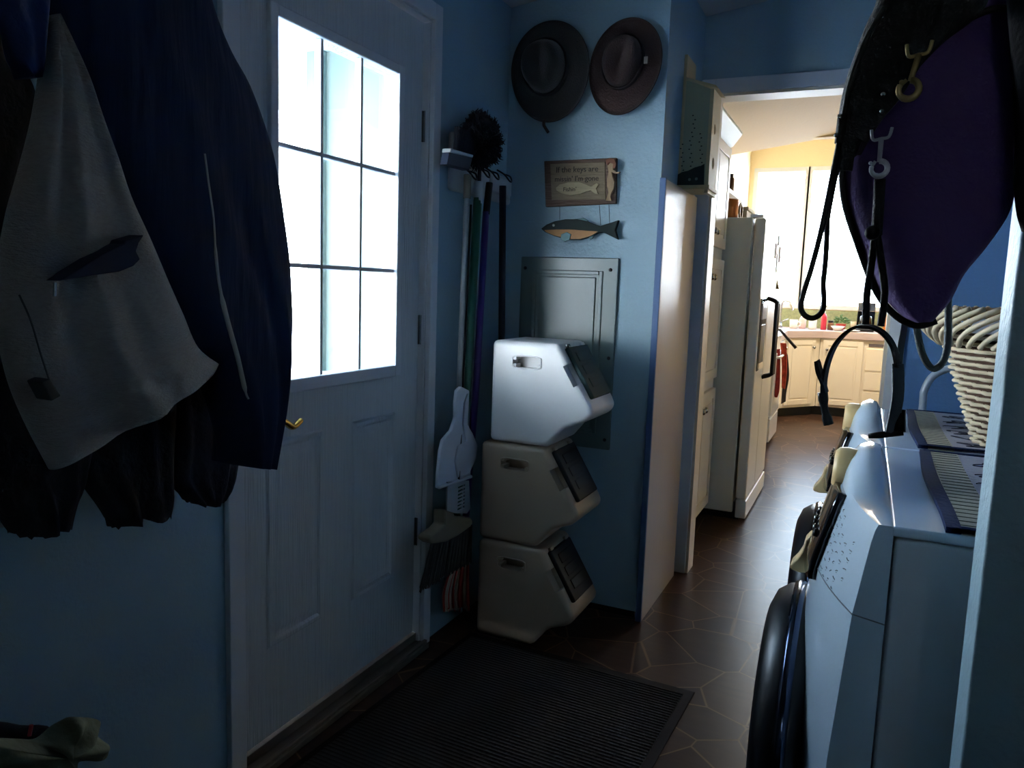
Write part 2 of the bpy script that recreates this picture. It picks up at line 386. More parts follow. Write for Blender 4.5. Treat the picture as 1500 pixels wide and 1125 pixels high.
# jamb + casing
bm = NB()
add_box(bm, (WX-.14, dy0-.02, 0), (WX, dy0-.003, dztop+.003)); add_box(bm, (WX-.14, dy1+.003, 0), (WX, dy1+.02, dztop+.003)); add_box(bm, (WX-.14, dy0-.02, dztop+.003), (WX, dy1+.02, dztop+.02))
c0, c1 = 1.345, 2.305
add_box(bm, (WX, c0, 0), (WX+.018, dy0-.008, 2.185)); add_box(bm, (WX, dy1+.008, 0), (WX+.018, c1, 2.185)); add_box(bm, (WX, dy0-.008, dztop+.008), (WX+.018, dy1+.008, 2.185))
struct('trim_4', bm, M_trim, bevel=.003)
# ------------------------------------------------------------ outside the entry door: porch
M_snow = mat('pale_ground', (225, 228, 232), .9)
struct('ground', box((-30, -14, -.30), (-1.52, 24, -.25)), M_snow)
struct('ground_rear', box((-1.52, 9.85, -.30), (20, 30, -.25)), M_snow)
bm = NB(); add_box(bm, (-3.2, -2.5, 2.42), (-1.52, 5.2, 2.50)); add_box(bm, (-3.2, -2.5, 2.26), (-3.1, 5.2, 2.42))
struct('porch_roof', bm, mat('porch_roof_paint', (190, 200, 200), .8))
bm = NB(); add_box(bm, (-2.6, 3.25, -.25), (-1.52, 3.33, 2.42)); add_box(bm, (-2.66, 3.22, -.25), (-2.56, 3.36, 2.42))
struct('porch_side_wall', bm, mat('porch_side_paint', (104, 116, 110), .8))
struct('porch_deck', box((-3.2, -2.5, -.14), (-1.52, 5.2, -.02)), mat('porch_deck_boards', (170, 168, 164), .8, bump=.4, bscale=6, stretch=(1, 12, 1)))
# roof slab over the house so that daylight enters only through the windows
bm = NB(); add_prism(bm, [(-1.9, -2.4, 3.62), (2.4, -2.4, 3.75), (2.4, -2.4, 3.85), (-1.9, -2.4, 3.72)], (0, 12.3, 0)); struct('roof', bm, M_ceil)
# ============================================================ laundry corner: wall things
G = 'x'
yb = YB
def onB(px, y=YB): return P(px, 'y', y)
# ---- electrical panel
a = onB((765.6, 376)); b = onB((908, 378.6)); c = onB((894, 659))
ep = thing('electrical_panel', 'grey metal breaker panel cover on the blue wall behind the stacked bins', 'electrical panel', ((a.x+b.x)/2, YB, c.z))
bpy.context.view_layer.update()
x0, x1, z0_, z1_ = a.x, b.x, c.z, a.z
bm = NB(); add_box(bm, (x0, YB-.014, z0_), (x1, YB, z1_)); obj('cover', bm, M_gray_el, ep, bevel=.004)
def ridge_rect(u0, u1, v0, v1, w, y0, y1, bm):
    for lo, hi in (((u0, y0, v0), (u0+w, y1, v1)), ((u1-w, y0, v0), (u1, y1, v1)), ((u0+w, y0, v0), (u1-w, y1, v0+w)), ((u0+w, y0, v1-w), (u1-w, y1, v1))): add_box(bm, lo, hi)
bm = NB(); ridge_rect(x0+.055, x1-.058, z0_+.06, z1_-.05, .016, YB-.019, YB-.012, bm); obj('door_rim', bm, M_gray_el, ep, bevel=.003)
bm = NB(); add_box(bm, (x0+.082, YB-.020, z0_+.085), (x1-.085, YB-.012, z1_-.075)); obj('panel_door', bm, M_gray_el, ep, bevel=.004)
for (u, v) in ((x0+.02, z1_-.045), (x1-.03, z1_-.045), (x0+.02, z0_+.04), (x1-.02, z0_+.04), (x1-.02, z0_+.36), (x0+.02, z0_+.36)):
    obj('screw', lathe([(.007, 0), (.007, .003), (.004, .005)], (u, YB-.014, v), axis=(0, -1, 0), n=12), M_black, ep, smooth=True)

# ---- hats
def hat(name, label, cx, cy_, rx, rz, tilt, m, band_m, crown, deep, group):
    y = YB-.012; c = onB((cx, cy_), y); t = thing(name, label, 'hat', (c.x, YB-.01, c.z), group); bpy.context.view_layer.update()
    bm = NB(); n = 48; rings = []
    kx = rx; kz = rz
    prof = [(1.0, .018), (1.0, .026), (.97, .012), (.85, .014), (.7, .02), (.56, .028), (.52, .05), (.50, .08), (.46, deep*.85), (.36, deep), (.18, deep*.90), (.02, deep*.84)]
    prof0 = [(.98, .002), (.99, .010)]
    for r, h in prof0+prof:
        ring = []
        for k in range(n):
            th = 2*math.pi*k/n
            rr = r
            ox = crown[0]*(1-r)*.25; oz = crown[1]*(1-r)*.25
            hh = h
            if r < .5: hh -= .03*math.exp(-((math.cos(th)*r*4.5)**2))*(1 if r > .1 else 1.1)
            if r > .6: hh += .010*math.cos(2*th+1)*(r-.6)/.4+.006
            u = math.cos(th)*rr*kx+ox; w = math.sin(th)*rr*kz+oz
            U = u*math.cos(tilt)-w*math.sin(tilt); Wv = u*math.sin(tilt)+w*math.cos(tilt)
            ring.append(bm.verts.new((c.x+U, y-hh*.9, c.z+Wv)))
        rings.append(ring)
    for A, B in zip(rings, rings[1:]):
        for k in range(n): bm.faces.new((A[k], A[(k+1) % n], B[(k+1) % n], B[k]))
    bm.faces.new(rings[0][::-1]); bm.faces.new(rings[-1])
    obj('hat_body', bm, m, t, smooth=True, sub=1)
    bm = NB(); pts = []
    for k in range(40):
        th = 2*math.pi*k/40; r = .55; ox = crown[0]*(1-r)*.25; oz = crown[1]*(1-r)*.25
        u = math.cos(th)*r*kx+ox; w = math.sin(th)*r*kz+oz
        pts.append((c.x+u*math.cos(tilt)-w*math.sin(tilt), y-.042, c.z+u*math.sin(tilt)+w*math.cos(tilt)))
    obj('hat_band', tube(pts, .006, closed=True, flat=((0, 1, 0), .022, .006)), band_m, t, smooth=True)
    return t, c
M_hat1 = mat('grey_brown_felt', (52, 50, 48), .95, bump=.4, bscale=200, var=.15, sheen=.3)
M_hat2 = mat('dark_brown_felt', (54, 34, 29), .9, bump=.4, bscale=200, var=.2, sheen=.2)
h1, c1_ = hat('felt_hat', 'grey-brown felt hat with a wide brim and a dangling cord, left of the two hats', 809, 107, .160, .188, .10, M_hat1, mat('hat_band_dark', (34, 34, 36), .8), (-.1, .12), .135, 'hats hung on the blue wall')
q = onB((797, 176), YB-.02)
obj('cord', tube(spl([q, q+Vector((.004, -.01, -.02)), q+Vector((.014, -.012, -.035)), q+Vector((.024, -.01, -.05))], 4), .006), M_hat2, h1, smooth=True)
h2, c2_ = hat('felt_hat', 'dark brown felt hat with a small pale tag, right of the two hats', 918, 100, .135, .172, -.22, M_hat2, mat('hat_band_brown', (40, 28, 24), .8), (-.05, .1), .12, 'hats hung on the blue wall')
q = onB((946, 88), YB-.055); bm = NB(); add_box(bm, (q.x-.007, q.y-.002, q.z-.012), (q.x+.007, q.y+.002, q.z+.012)); obj('tag', bm, mat('pale_tag', (140, 128, 112), .7), h2)

# ---- wooden sign
a = onB((797, 236), YB-.02); b = onB((903, 231), YB-.02); c = onB((799, 303), YB-.02); e = onB((902, 298), YB-.02)
sg = thing('wooden_sign', 'weathered brown wooden fishing sign with painted lettering on the blue wall', 'sign', ((a.x+b.x)/2, YB, a.z)); bpy.context.view_layer.update()
M_plaque = grain('tan_plaque_wood', (128, 112, 88), .7, .3, (3, 30, 30))
M_ink = mat('dark_lettering', (48, 42, 38), .8)
M_palefish = grain('pale_fish_wood', (172, 156, 122), .7, .3, (3, 30, 30))
obj('backboard', prism([a, b, e, c], (0, .018, 0)), M_oldwood, sg, bevel=.002)
a = onB((806, 240), YB-.024); b = onB((886, 237), YB-.024); c = onB((808, 293), YB-.024); e = onB((887, 292), YB-.024)
obj('plaque', prism([a, b, e, c], (0, .005, 0)), M_plaque, sg, bevel=.001)
w_ = b.x-a.x; cx_ = (a.x+b.x)/2
text('lettering', 'If the keys are', .030, (cx_, YB-.0245, a.z-.034), M_ink, sg)
text('lettering', "missin' I'm gone", .028, (cx_, YB-.0245, a.z-.068), M_ink, sg)
def pxpoly(pts, y): return [P(p, 'y', y) for p in pts]
fish = [(814, 275), (820, 270), (832, 267), (848, 266), (858, 270), (866, 273), (874, 268), (877, 270), (873, 276), (876, 284), (872, 284), (865, 279), (857, 281), (850, 284), (836, 286), (822, 283), (815, 279)]
obj('fish_cutout', prism(pxpoly(fish, YB-.033), (0, .009, 0)), M_palefish, sg, bevel=.001)
text('lettering', "Fishin'", .022, (onB((839, 279)).x, YB-.0335, P((839, 280), 'y', YB-.033).z), M_ink, sg)
mer = [(889, 240), (893, 237), (898, 238), (900, 243), (898, 248), (903, 252), (908, 251), (907, 254), (900, 254), (896, 252), (897, 258), (900, 266), (899, 276), (895, 284), (894, 288), (896, 294), (891, 294), (887, 294), (889, 288), (891, 282), (889, 272), (889, 262), (891, 252)]
obj('figure_cutout', prism(pxpoly(mer, YB-.036), (0, .012, 0)), grain('carved_figure_wood', (158, 128, 92), .6, .3), sg, bevel=.002)
obj('figure_hair', prism(pxpoly([(887, 234), (893, 231), (900, 233), (903, 240), (901, 247), (897, 246), (898, 240), (893, 238), (890, 242), (888, 240)], YB-.040), (0, .010, 0)), mat('reddish_hair_wood', (124, 76, 54), .7), sg, bevel=.002)
# ---- wooden fish hanging below
fb = [(792, 335), (800, 329), (812, 324), (828, 321), (845, 321), (860, 324), (872, 329), (879, 331), (888, 328), (898, 325), (906, 322), (901, 337), (905, 351), (893, 345), (883, 340), (876, 341), (866, 346), (850, 351), (832, 351), (812, 346), (798, 340)]
ft = thing('wooden_fish', 'painted wooden trout hanging on cords below the fishing sign', 'wall ornament', onB((850, 320))); bpy.context.view_layer.update()
M_fishg = mat('dark_green_fish_paint', (26, 38, 34), .8, var=.3, vscale=30); M_fisho = mat('ochre_fish_paint', (172, 116, 50), .5, var=.2, vscale=30); M_fint = mat('pale_teal_fin_paint', (88, 128, 128), .5)
obj('body', prism(pxpoly(fb, YB-.034), (0, .022, 0)), M_fishg, ft, bevel=.004)
obj('belly', prism(pxpoly([(797, 337), (815, 336), (835, 336), (860, 338), (876, 339), (866, 345), (850, 350), (832, 350), (812, 345), (800, 340)], YB-.037), (0, .004, 0)), M_fisho, ft, bevel=.001)
obj('fin', prism(pxpoly([(822, 343), (830, 340), (836, 343), (834, 351), (827, 354), (821, 350)], YB-.042), (0, .006, 0)), M_fint, ft, bevel=.001)
obj('fin', prism(pxpoly([(840, 321), (854, 319), (862, 323), (858, 326), (846, 323)], YB-.030), (0, .008, 0)), M_fint, ft, bevel=.001)
obj('fin', prism(pxpoly([(862, 346), (870, 343), (868, 349), (864, 351)], YB-.030), (0, .008, 0)), M_fint, ft, bevel=.001)
q = P((811, 330), 'y', YB-.035); obj('eye', lathe([(.005, 0), (.005, .002), (.002, .004)], q, axis=(0, -1, 0), n=12), mat('pale_eye', (190, 190, 180), .3), ft, smooth=True)
for u, vv in (((820, 302), (820, 322)), ((878, 300), (880, 330)), ((892, 300), (893, 327))):
    obj('cord', tube([P(u, 'y', YB-.02), P(vv, 'y', YB-.025)], .0011, n=5), M_black, ft)

# ---- broom rack on the left wall
LX = WX
def onL(px, x=WX): return P(px, 'x', x)
rk = thing('broom_rack', 'white plastic broom rack with wire hooks on the wall beside the door', 'broom rack', onL((700, 260))); bpy.context.view_layer.update()
M_wp = mat('white_plastic_matte', (190, 192, 190), .5)
a = onL((656, 266)); b = onL((742, 272)); 
bm = NB(); add_box(bm, (LX, a.y-.005, a.z-.03), (LX+.022, b.y, a.z+.075)); obj('backplate', bm, M_wp, rk, bevel=.01)
bm = NB(); add_box(bm, (LX, a.y-.01, a.z-.03), (LX+.024, a.y+.05, onL((658, 193)).z)); obj('end_plate', bm, M_wp, rk, bevel=.012, seg=3)
bm = NB(); add_box(bm, (LX+.015, b.y-.20, a.z-.0), (LX+.035, b.y-.02, a.z+.065)); obj('clip_block', bm, M_wp, rk, bevel=.008)
for px in ((684, 258), (703, 255), (717, 258), (736, 262)):
    q = P(px, 'x', LX+.03)
    obj('hook', tube(spl([(q.x-.01, q.y-.03, q.z+.03), (q.x+.02, q.y-.025, q.z+.012), (q.x+.035, q.y-.01, q.z-.01), (q.x+.035, q.y+.01, q.z-.01), (q.x+.02, q.y+.025, q.z+.012), (q.x-.01, q.y+.03, q.z+.022)], 4), .0035, n=6), M_black, rk, smooth=True)
def pole(bm, p, q, r, mi=0): add_tube(bm, [P(p, 'x', q[1] if isinstance(q[0], tuple) else LX+.05), P(q[0] if isinstance(q[0], tuple) else q, 'x', LX+.05)], r, mi=mi)
def T(label, name, cat, px, x): t = thing(name, label, cat, P(px, 'x', x)); bpy.context.view_layer.update(); return t
# dustpan with long pale handle
X1 = LX+.075
t = T('white long-handled dustpan hanging pan-down beside the door', 'dustpan', 'dustpan', (670, 700), X1)
obj('handle', tube([P((685, 258), 'x', X1-.02), P((672, 580), 'x', X1)], .0095), mat('pale_grey_pole', (142, 150, 152), .4), t, smooth=True)
obj('grip', tube([P((685, 256), 'x', X1-.02), P((684, 291), 'x', X1-.018)], .0135), mat('olive_grey_grip', (112, 108, 96), .6), t, smooth=True)
pan = [(676, 566), (688, 572), (687, 600), (686, 622), (693, 634), (700, 652), (698, 672), (690, 690), (690, 700), (642, 716), (643, 690), (646, 660), (650, 644), (662, 630), (668, 612), (668, 590), (670, 572)]
bm = NB(); add_prism(bm, [P(p, 'x', X1+.02) for p in pan], (-.014, 0, 0)); obj('pan', bm, mat('white_dustpan_plastic', (206, 210, 218), .4), t, bevel=.005, seg=3)
ins = [(687, 575), (686, 624), (693, 637), (699, 655), (696, 674), (688, 694), (672, 700), (668, 676), (672, 655), (684, 645), (680, 622), (682, 590)]
obj('pan_scoop', prism([P(p, 'x', X1+.028) for p in ins], (-.01, 0, 0)), mat('white_dustpan_scoop', (196, 200, 210), .4), t, bevel=.005, seg=3)
obj('pan_lip', tube([P((643, 714), 'x', X1+.026), P((690, 698), 'x', X1+.026)], .006), mat('white_dustpan_plastic', (206, 210, 218), .4), t, smooth=True)
# broom with green pole
X2 = LX+.06
t = T('push-style broom with a dark green pole, tan head and dark bristles', 'broom', 'broom', (665, 860), X2)
obj('pole', tube([P((700, 290), 'x', X2), P((684, 575), 'x', X2-.005), P((668, 760), 'x', X2-.005)], .0155), mat('dark_green_pole', (30, 92, 72), .4), t, smooth=True)
obj('pole_tip', tube([P((701, 266), 'x', X2), P((700, 298), 'x', X2)], .0165), M_wp, t, smooth=True)
M_tan = mat('tan_plastic', (118, 110, 90), .5)
head = [(652, 748), (664, 748), (668, 757), (690, 758), (694, 764), (690, 772), (672, 785), (655, 794), (636, 797), (629, 792), (631, 785), (645, 775), (652, 768)]
obj('head', prism([P(p, 'x', X2+.035) for p in head], (-.05, 0, 0)), M_tan, t, bevel=.008, seg=3)
bm = NB(); rnd = random.Random(3)
top0, top1 = Vector((632, 795)), Vector((692, 768)); bot0, bot1 = Vector((614, 866)), Vector((690, 822))
for i in range(260):
    s = rnd.random(); w = rnd.uniform(-.02, .03)
    p = P(tuple(top0.lerp(top1, s)), 'x', X2+.01+w*.5); q = P(tuple(bot0.lerp(bot1, s)+Vector((rnd.uniform(-2, 2), rnd.uniform(-4, 3)))), 'x', X2+.01+w)
    add_tube(bm, [p, q], [.003, .0022], n=4)
obj('bristles', bm, mat('dark_broom_bristle', (58, 54, 52), .8), t)['kind'] = 'stuff'
# slotted white comb tool
t = T('flat white plastic fly swatter with slots hanging behind the dustpan', 'fly_swatter', 'fly swatter', (672, 730), X2-.015)
sl = [(656, 706), (687, 704), (689, 745), (684, 752), (667, 752), (655, 748)]
bm = NB(); add_prism(bm, [P(p, 'x', X2+.045) for p in sl], (-.006, 0, 0)); o = obj('blade', bm, mat('grey_white_plastic', (150, 156, 162), .5), t)
cu = []
for k in range(7):
    z = P((680, 711+k*5.2), 'x', X2+.045).z; ya = P((671, 720), 'x', X2+.045).y; yb_ = P((681, 720), 'x', X2+.045).y
    cu.append(box((X2+.02, ya, z-.004), (X2+.06, yb_, z+.004)))
cut(o, cu)
obj('handle', tube([P((672, 706), 'x', X2+.042), P((690, 300), 'x', X2-.02)], .004, n=6), M_black, t, smooth=True)
# mop with purple pole
X3 = LX+.04
t = T('string mop with a purple pole and red and white yarn near the corner', 'string_mop', 'mop', (665, 890), X3)
obj('pole', tube([P((712, 310), 'x', X3+.01), P((698, 560), 'x', X3+.005), P((680, 790), 'x', X3)], .013), mat('purple_pole', (70, 48, 124), .4), t, smooth=True)
obj('pole_grip', tube([P((717, 268), 'x', X3+.01), P((712, 314), 'x', X3+.01)], .0135), M_black, t, smooth=True)
obj('clamp', tube([P((681, 782), 'x', X3), P((679, 806), 'x', X3)], .018), M_black, t, smooth=True)
for ci, (nm, rgb) in enumerate((('red_yarn', (168, 60, 48)), ('white_yarn', (186, 168, 150)))):
    bm = NB(); rnd = random.Random(11+ci)
    for i in range(30):
        s = rnd.random(); w = rnd.uniform(-.025, .035)
        p = P((670+s*16, 804), 'x', X3+w*.3); q = P((650+s*36, 862), 'x', X3+w); e = P((649+s*38, 893+rnd.uniform(-6, 3)), 'x', X3+w)
        add_tube(bm, spl([p, q, e], 4), .0045, n=5)
    obj(nm, bm, mat(nm, rgb, .9), t, smooth=True)['kind'] = 'stuff'
# navy pole
X4 = LX+.05
t = T('tool with a thick dark navy pole, rightmost on the rack by the corner', 'long_handled_tool', 'cleaning tool', (733, 700), X4)
obj('pole', tube([P((736.5, 272), 'x', X4), P((735, 480), 'x', X4), P((733, 700), 'x', X4)], .0135), mat('navy_pole', (14, 20, 38), .5), t, smooth=True)
q = P((733, 700), 'x', X4); e = P((732, 860), 'x', X4)
bm = NB(); add_box(bm, (q.x-.03, q.y-.07, .02), (q.x+.03, q.y+.03, .10)); obj('head', bm, M_black, t, bevel=.01)
obj('lower_pole', tube([q, (q.x, q.y-.02, .09)], .012), M_black, t, smooth=True)
# dust brush
X5 = LX+.085
t = T('small navy hand brush with a pale edge, hung on the broom rack', 'hand_brush', 'brush', (675, 238), X5)
obj('block', prism([P(p, 'x', X5) for p in ((659, 222), (693, 229), (688, 250), (655, 241))], (-.03, 0, 0)), mat('navy_brush_block', (30, 42, 66), .5), t, bevel=.004)
obj('ferrule', prism([P(p, 'x', X5+.004) for p in ((661, 217), (694, 227), (693, 231), (660, 223))], (-.034, 0, 0)), M_wp, t, bevel=.003)
bm = NB(); rnd = random.Random(5)
for i in range(220):
    s = rnd.random(); w = rnd.uniform(-.03, 0)
    p = P((664+s*28, 219+s*9), 'x', X5+w); q = P((668+s*30+rnd.uniform(-4, 4), 190+s*12+rnd.uniform(-6, 4)), 'x', X5+w+rnd.uniform(-.01, .01)); add_tube(bm, [p, q], [.0025, .0015], n=4)
M_dust = mat('dark_navy_fibre', (20, 24, 36), .95)
obj('bristles', bm, M_dust, t)['kind'] = 'stuff'
# feather duster
t = T('dark fluffy duster with a round bushy head above the broom rack', 'feather_duster', 'duster', (708, 205), X5)
cc = P((704, 205), 'x', X5-.01); bm = NB(); rnd = random.Random(9); add_ball(bm, cc, .062, sx=.7)
for i in range(2200):
    d = Vector((rnd.gauss(0, .7), rnd.gauss(0, 1), rnd.gauss(0, 1))).normalized(); L_ = rnd.uniform(.074, .098)*(1+.16*math.sin(5*d.y+1)*math.sin(4*d.z+2*d.x))
    p = cc+d*.045; q = cc+Vector((d.x*.8, d.y, d.z*1.0))*L_; e = q+Vector((rnd.uniform(-.008, .008), rnd.uniform(-.01, .01), rnd.uniform(-.01, .01)))
    add_tube(bm, [p, q, e], [.003, .0022, .0012], n=3)
obj('duster_head', bm, M_dust, t)['kind'] = 'stuff'
obj('handle', tube([cc, P((700, 330), 'x', X5-.05)], .007), M_black, t, smooth=True)

# ---- stacked pet food bins
M_binw = mat('off_white_bin_plastic', (232, 228, 224), .38, bump=.05, bscale=60); M_bint = mat('taupe_bin_plastic', (162, 142, 120), .42, bump=.05, bscale=60)
M_lid = mat('dark_green_lid', (28, 56, 54), .6); M_lidk = mat('near_black_green_lid', (20, 27, 27), .65)
def pet_bin(loc, m, ml, label, open_=0):
    t = thing('pet_food_bin', label, 'storage bin', loc, 'stacked pet food bins'); bpy.context.view_layer.update()
    dp = .27; X, Y, Z = loc
    prof = [(0, 0), (.225, 0), (.285, .075), (.365, .105), (.385, .135), (.370, .165), (.250, .362), (0, .362)]
    o = obj('body', prism([(X+u, Y, Z+w) for u, w in prof], (0, dp, 0)), m, t)
    bv = o.modifiers.new('b', 'BEVEL'); bv.width = .02; bv.segments = 4; bv.limit_method = 'ANGLE'; bv.angle_limit = .5
    bpy.context.view_layer.update(); me = bpy.data.meshes.new_from_object(o.evaluated_get(bpy.context.evaluated_depsgraph_get())); o.modifiers.clear(); o.data = me
    sx = Vector((.120, 0, -.197)).normalized(); nn = Vector((.197, 0, .120)).normalized()
    # handle slot, side notch
    slot = NB(); add_box(slot, (X+.082, Y-.02, Z+.270), (X+.190, Y+.045, Z+.312)); bmesh.ops.bevel(slot, geom=[e for e in slot.edges if abs(e.verts[0].co.y-e.verts[1].co.y) > .01], offset=.014, segments=4, affect='EDGES')
    def slant(u0, u1, d0, d1, y0, y1):
        A = Vector((X+.250, 0, Z+.362)); c = [A+sx*u0+nn*d0, A+sx*u1+nn*d0, A+sx*u1+nn*d1, A+sx*u0+nn*d1]
        return [Vector((p.x, y0, p.z)) for p in c], (0, y1-y0, 0)
    rr_ = [(X+.136+.054*max(-1, min(1, 1.35*math.cos(a_))), Y-.0005, Z+.291+.021*max(-1, min(1, 1.15*math.sin(a_)))) for a_ in [2*math.pi*k/28 for k in range(28)]]
    obj('handle_rim', tube(rr_, .0028, n=6, closed=True), m, t, smooth=True)
    pts, off = slant(.075, .155, -.022, .03, Y-.02, Y+.045); notch = prism(pts, off)
    pts, off = slant(.022, .215, -.006, .03, Y+.035, Y+dp-.03); well = prism(pts, off)
    cut(o, [slot, notch, well])
    for p in o.data.polygons: p.use_smooth = True
    o.data.set_sharp_from_angle(angle=.75)
    pts, off = slant(.020, .218, -.004, .014, Y+.038, Y+dp-.034); lid = obj('lid', prism(pts, off), ml, t, bevel=.006, seg=2)
    for u in (.045, .095, .145):
        pts, off = slant(u, u+.036, .013, .017, Y+.075, Y+dp-.075); lg = obj('lid_rib', prism(pts, off), ml, lid, bevel=.003)
    pts, off = slant(.008, .022, .0, .012, Y+.05, Y+.075); obj('hinge', prism(pts, off), M_steel if m is M_binw else m, t, bevel=.003)
    pts, off = slant(.008, .022, .0, .012, Y+dp-.075, Y+dp-.05); obj('hinge', prism(pts, off), m, t, bevel=.003)
    return t
by = 2.44
pet_bin((-1.228, by, .003), M_bint, M_lidk, 'beige pet food bin on the floor, bottom of the stack')
pet_bin((-1.230, by+.004, .3685), M_bint, M_lidk, 'beige pet food bin in the middle of the stack')
pet_bin((-1.196, by+.002, .734+.002), M_binw, M_lid, 'off-white pet food bin with a green lid, topmost of the stack')

# ---- tall glossy panel leaning on the side wall
M_gloss = grain('glossy_cream_panel', (176, 164, 156), .36, .12, (30, 30, 1.2), .06)
t = thing('tall_panel', 'tall glossy off-white panel with a blue edge standing against the short side wall', 'panel', (-.718, 3.1, 0)); bpy.context.view_layer.update()
obj('panel', box((-.722, 2.850, 0), (-.706, 3.405, 1.695)), M_gloss, t, bevel=.002)
obj('edge_strip', box((-.729, 2.838, 0), (-.706, 2.8495, 1.70)), mat('blue_edge_strip', (70, 100, 140), .5), t, bevel=.002)

# ---- painted wall cabinet above it
ya = 3.12; cxa = -.73
t = thing('wall_cabinet', 'small green-grey wall cabinet painted with trailing plants above the tall panel', 'wall cabinet', (-.73, 3.27, 1.72)); bpy.context.view_layer.update()
zb_, ztp = P((992, 272), 'y', ya).z, P((1006, 118), 'y', ya).z; ztb = P((1003, 80), 'y', ya).z
xr = P((1041, 130), 'y', ya).x; zr = P((1041, 130), 'y', ya).z
M_cab = mat('green_grey_cabinet_paint', (168, 168, 138), .6, var=.05); M_cabc = mat('cream_cabinet_edge', (206, 186, 140), .55)
obj('side', prism([(cxa+.012, ya, zb_), (xr, ya, zb_), (xr, ya, zr), (cxa+.022, ya, ztp), (cxa+.012, ya, ztp)], (0, .014, 0)), M_cab, t, bevel=.001)
obj('back', box((cxa, ya, zb_), (cxa+.012, ya+.16, ztb)), M_cabc, t, bevel=.001)
obj('top_rail', prism([(cxa+.012, ya-.004, ztp+.012), (xr+.02, ya-.004, zr+.012), (xr+.03, ya-.004, zr), (cxa+.012, ya-.004, ztp)], (0, .17, 0)), M_cabc, t, bevel=.001)
fr = [(xr, ya, zb_-.03), (xr, ya+.16, zb_-.03), (xr, ya+.16, zr), (xr, ya, zr)]
o = obj('front', prism(fr, (.014, 0, 0)), M_cabc, t)
cut(o, [lathe([(.02, -.05), (.02, .05)], (xr, ya+.06, 1.93), axis=(1, 0, 0), n=14), lathe([(.022, -.05), (.022, .05)], (xr, ya+.07, 1.80), axis=(1, 0, 0), n=14)])
obj('shelf_ledge', box((cxa, ya-.01, zb_-.016), (xr+.02, ya+.17, zb_)), M_cabc, t, bevel=.002)
M_leaf = mat('dark_leaf_paint', (30, 38, 30), .7)
bm = NB(); rnd = random.Random(2)
for (xa, y0p, y1p, bend) in ((997, 262, 205, 4), (1010, 262, 163, 6), (1024, 250, 190, 5)):
    n = int((y0p-y1p)/6.0)
    for i in range(n):
        s = i/n; px = (xa+bend*s+(-1)**i*1.3+2*math.sin(i*.6), y0p+(y1p-y0p)*s); q = P(px, 'y', ya-.0012)
        add_ball(bm, q, .0034, sx=1.2, sy=.25, sz=.7, n=6)
obj('painted_stems', bm, M_leaf, t)['kind'] = 'stuff'
hill = [(990, 271), (992, 256), (999, 252), (1008, 250), (1018, 245), (1026, 243), (1032, 240), (1031, 271)]
obj('painted_bush', prism([P(p, 'y', ya-.0015) for p in hill], (0, .0013, 0)), M_leaf, t)
for px in ((1010, 263), (1020, 262)):
    q = P(px, 'y', ya-.0015); obj('painted_flower', lathe([(.006, 0), (.005, .001)], q, axis=(0, -1, 0), n=8), mat('pale_flower_paint', (120, 128, 120), .7), t)

# ---- doormat
M_mat = mat('dark_ribbed_mat', (50, 42, 38), .95, bump=.6, bscale=60, var=.3, vscale=25, stretch=(6, 1, 1))
c_ = [P((735, 937), 'z', .006), P((1018, 1013), 'z', .006)]
e_ = P((955, 1125), 'z', .006); dirx = (c_[1]-c_[0]).normalized(); diry = (e_-c_[1]).normalized()
A = c_[0]-dirx*.13; B = c_[1]; 
t = thing('doormat', 'dark ribbed doormat on the floor in front of the entry door', 'doormat', (A+B)/2); bpy.context.view_layer.update()
quad = [A, B, B+diry*1.25, A+diry*1.25]
obj('rubber_border', prism([Vector((p.x, p.y, 0)) for p in quad], (0, 0, .005)), mat('mat_rubber_border', (34, 25, 24), .85, spec=.1), t, bevel=.002)
ct = sum(quad, Vector())/4; ins = [p+((p-ct).normalized()*-.05) for p in quad]
obj('pile', prism([Vector((p.x, p.y, .003)) for p in ins], (0, 0, .007)), M_mat, t)
bm = NB(); n = 78
for i in range(n):
    s = (i+.5)/n; add_tube(bm, [Vector((*ins[0].lerp(ins[3], s).xy, .0105)), Vector((*ins[1].lerp(ins[2], s).xy, .0105))], .0035, n=5)
obj('ribs', bm, M_mat, t)['kind'] = 'stuff'
# ============================================================ coats on the left wall
M_navy = mat('navy_nylon', (19, 37, 64), .8, bump=.5, bscale=9, stretch=(1, 6, .6), spec=.3)
M_grey = mat('heather_grey_fleece', (140, 136, 130), .95, bump=.5, bscale=160, var=.22, vscale=90, stretch=(1, 1, 3), sheen=.2)
M_dk = mat('dark_navy_cotton', (18, 22, 36), .85, bump=.4, bscale=80)
M_dk2 = mat('black_cotton', (13, 15, 20), .9, bump=.4, bscale=80)
M_blue = mat('blue_cloth', (22, 44, 88), .85, bump=.3, bscale=90)
def coat(name, label, cat, L, Rr, x, depth, m, part='body', **k):
    q = P(((L[0][0]+Rr[0][0])/2, (L[0][1]+Rr[0][1])/2), 'x', x); t = thing(name, label, cat, q, 'coats on the wall by the door'); bpy.context.view_layer.update()
    drape(part, L, Rr, 'x', x, depth, m, t, **k); return t
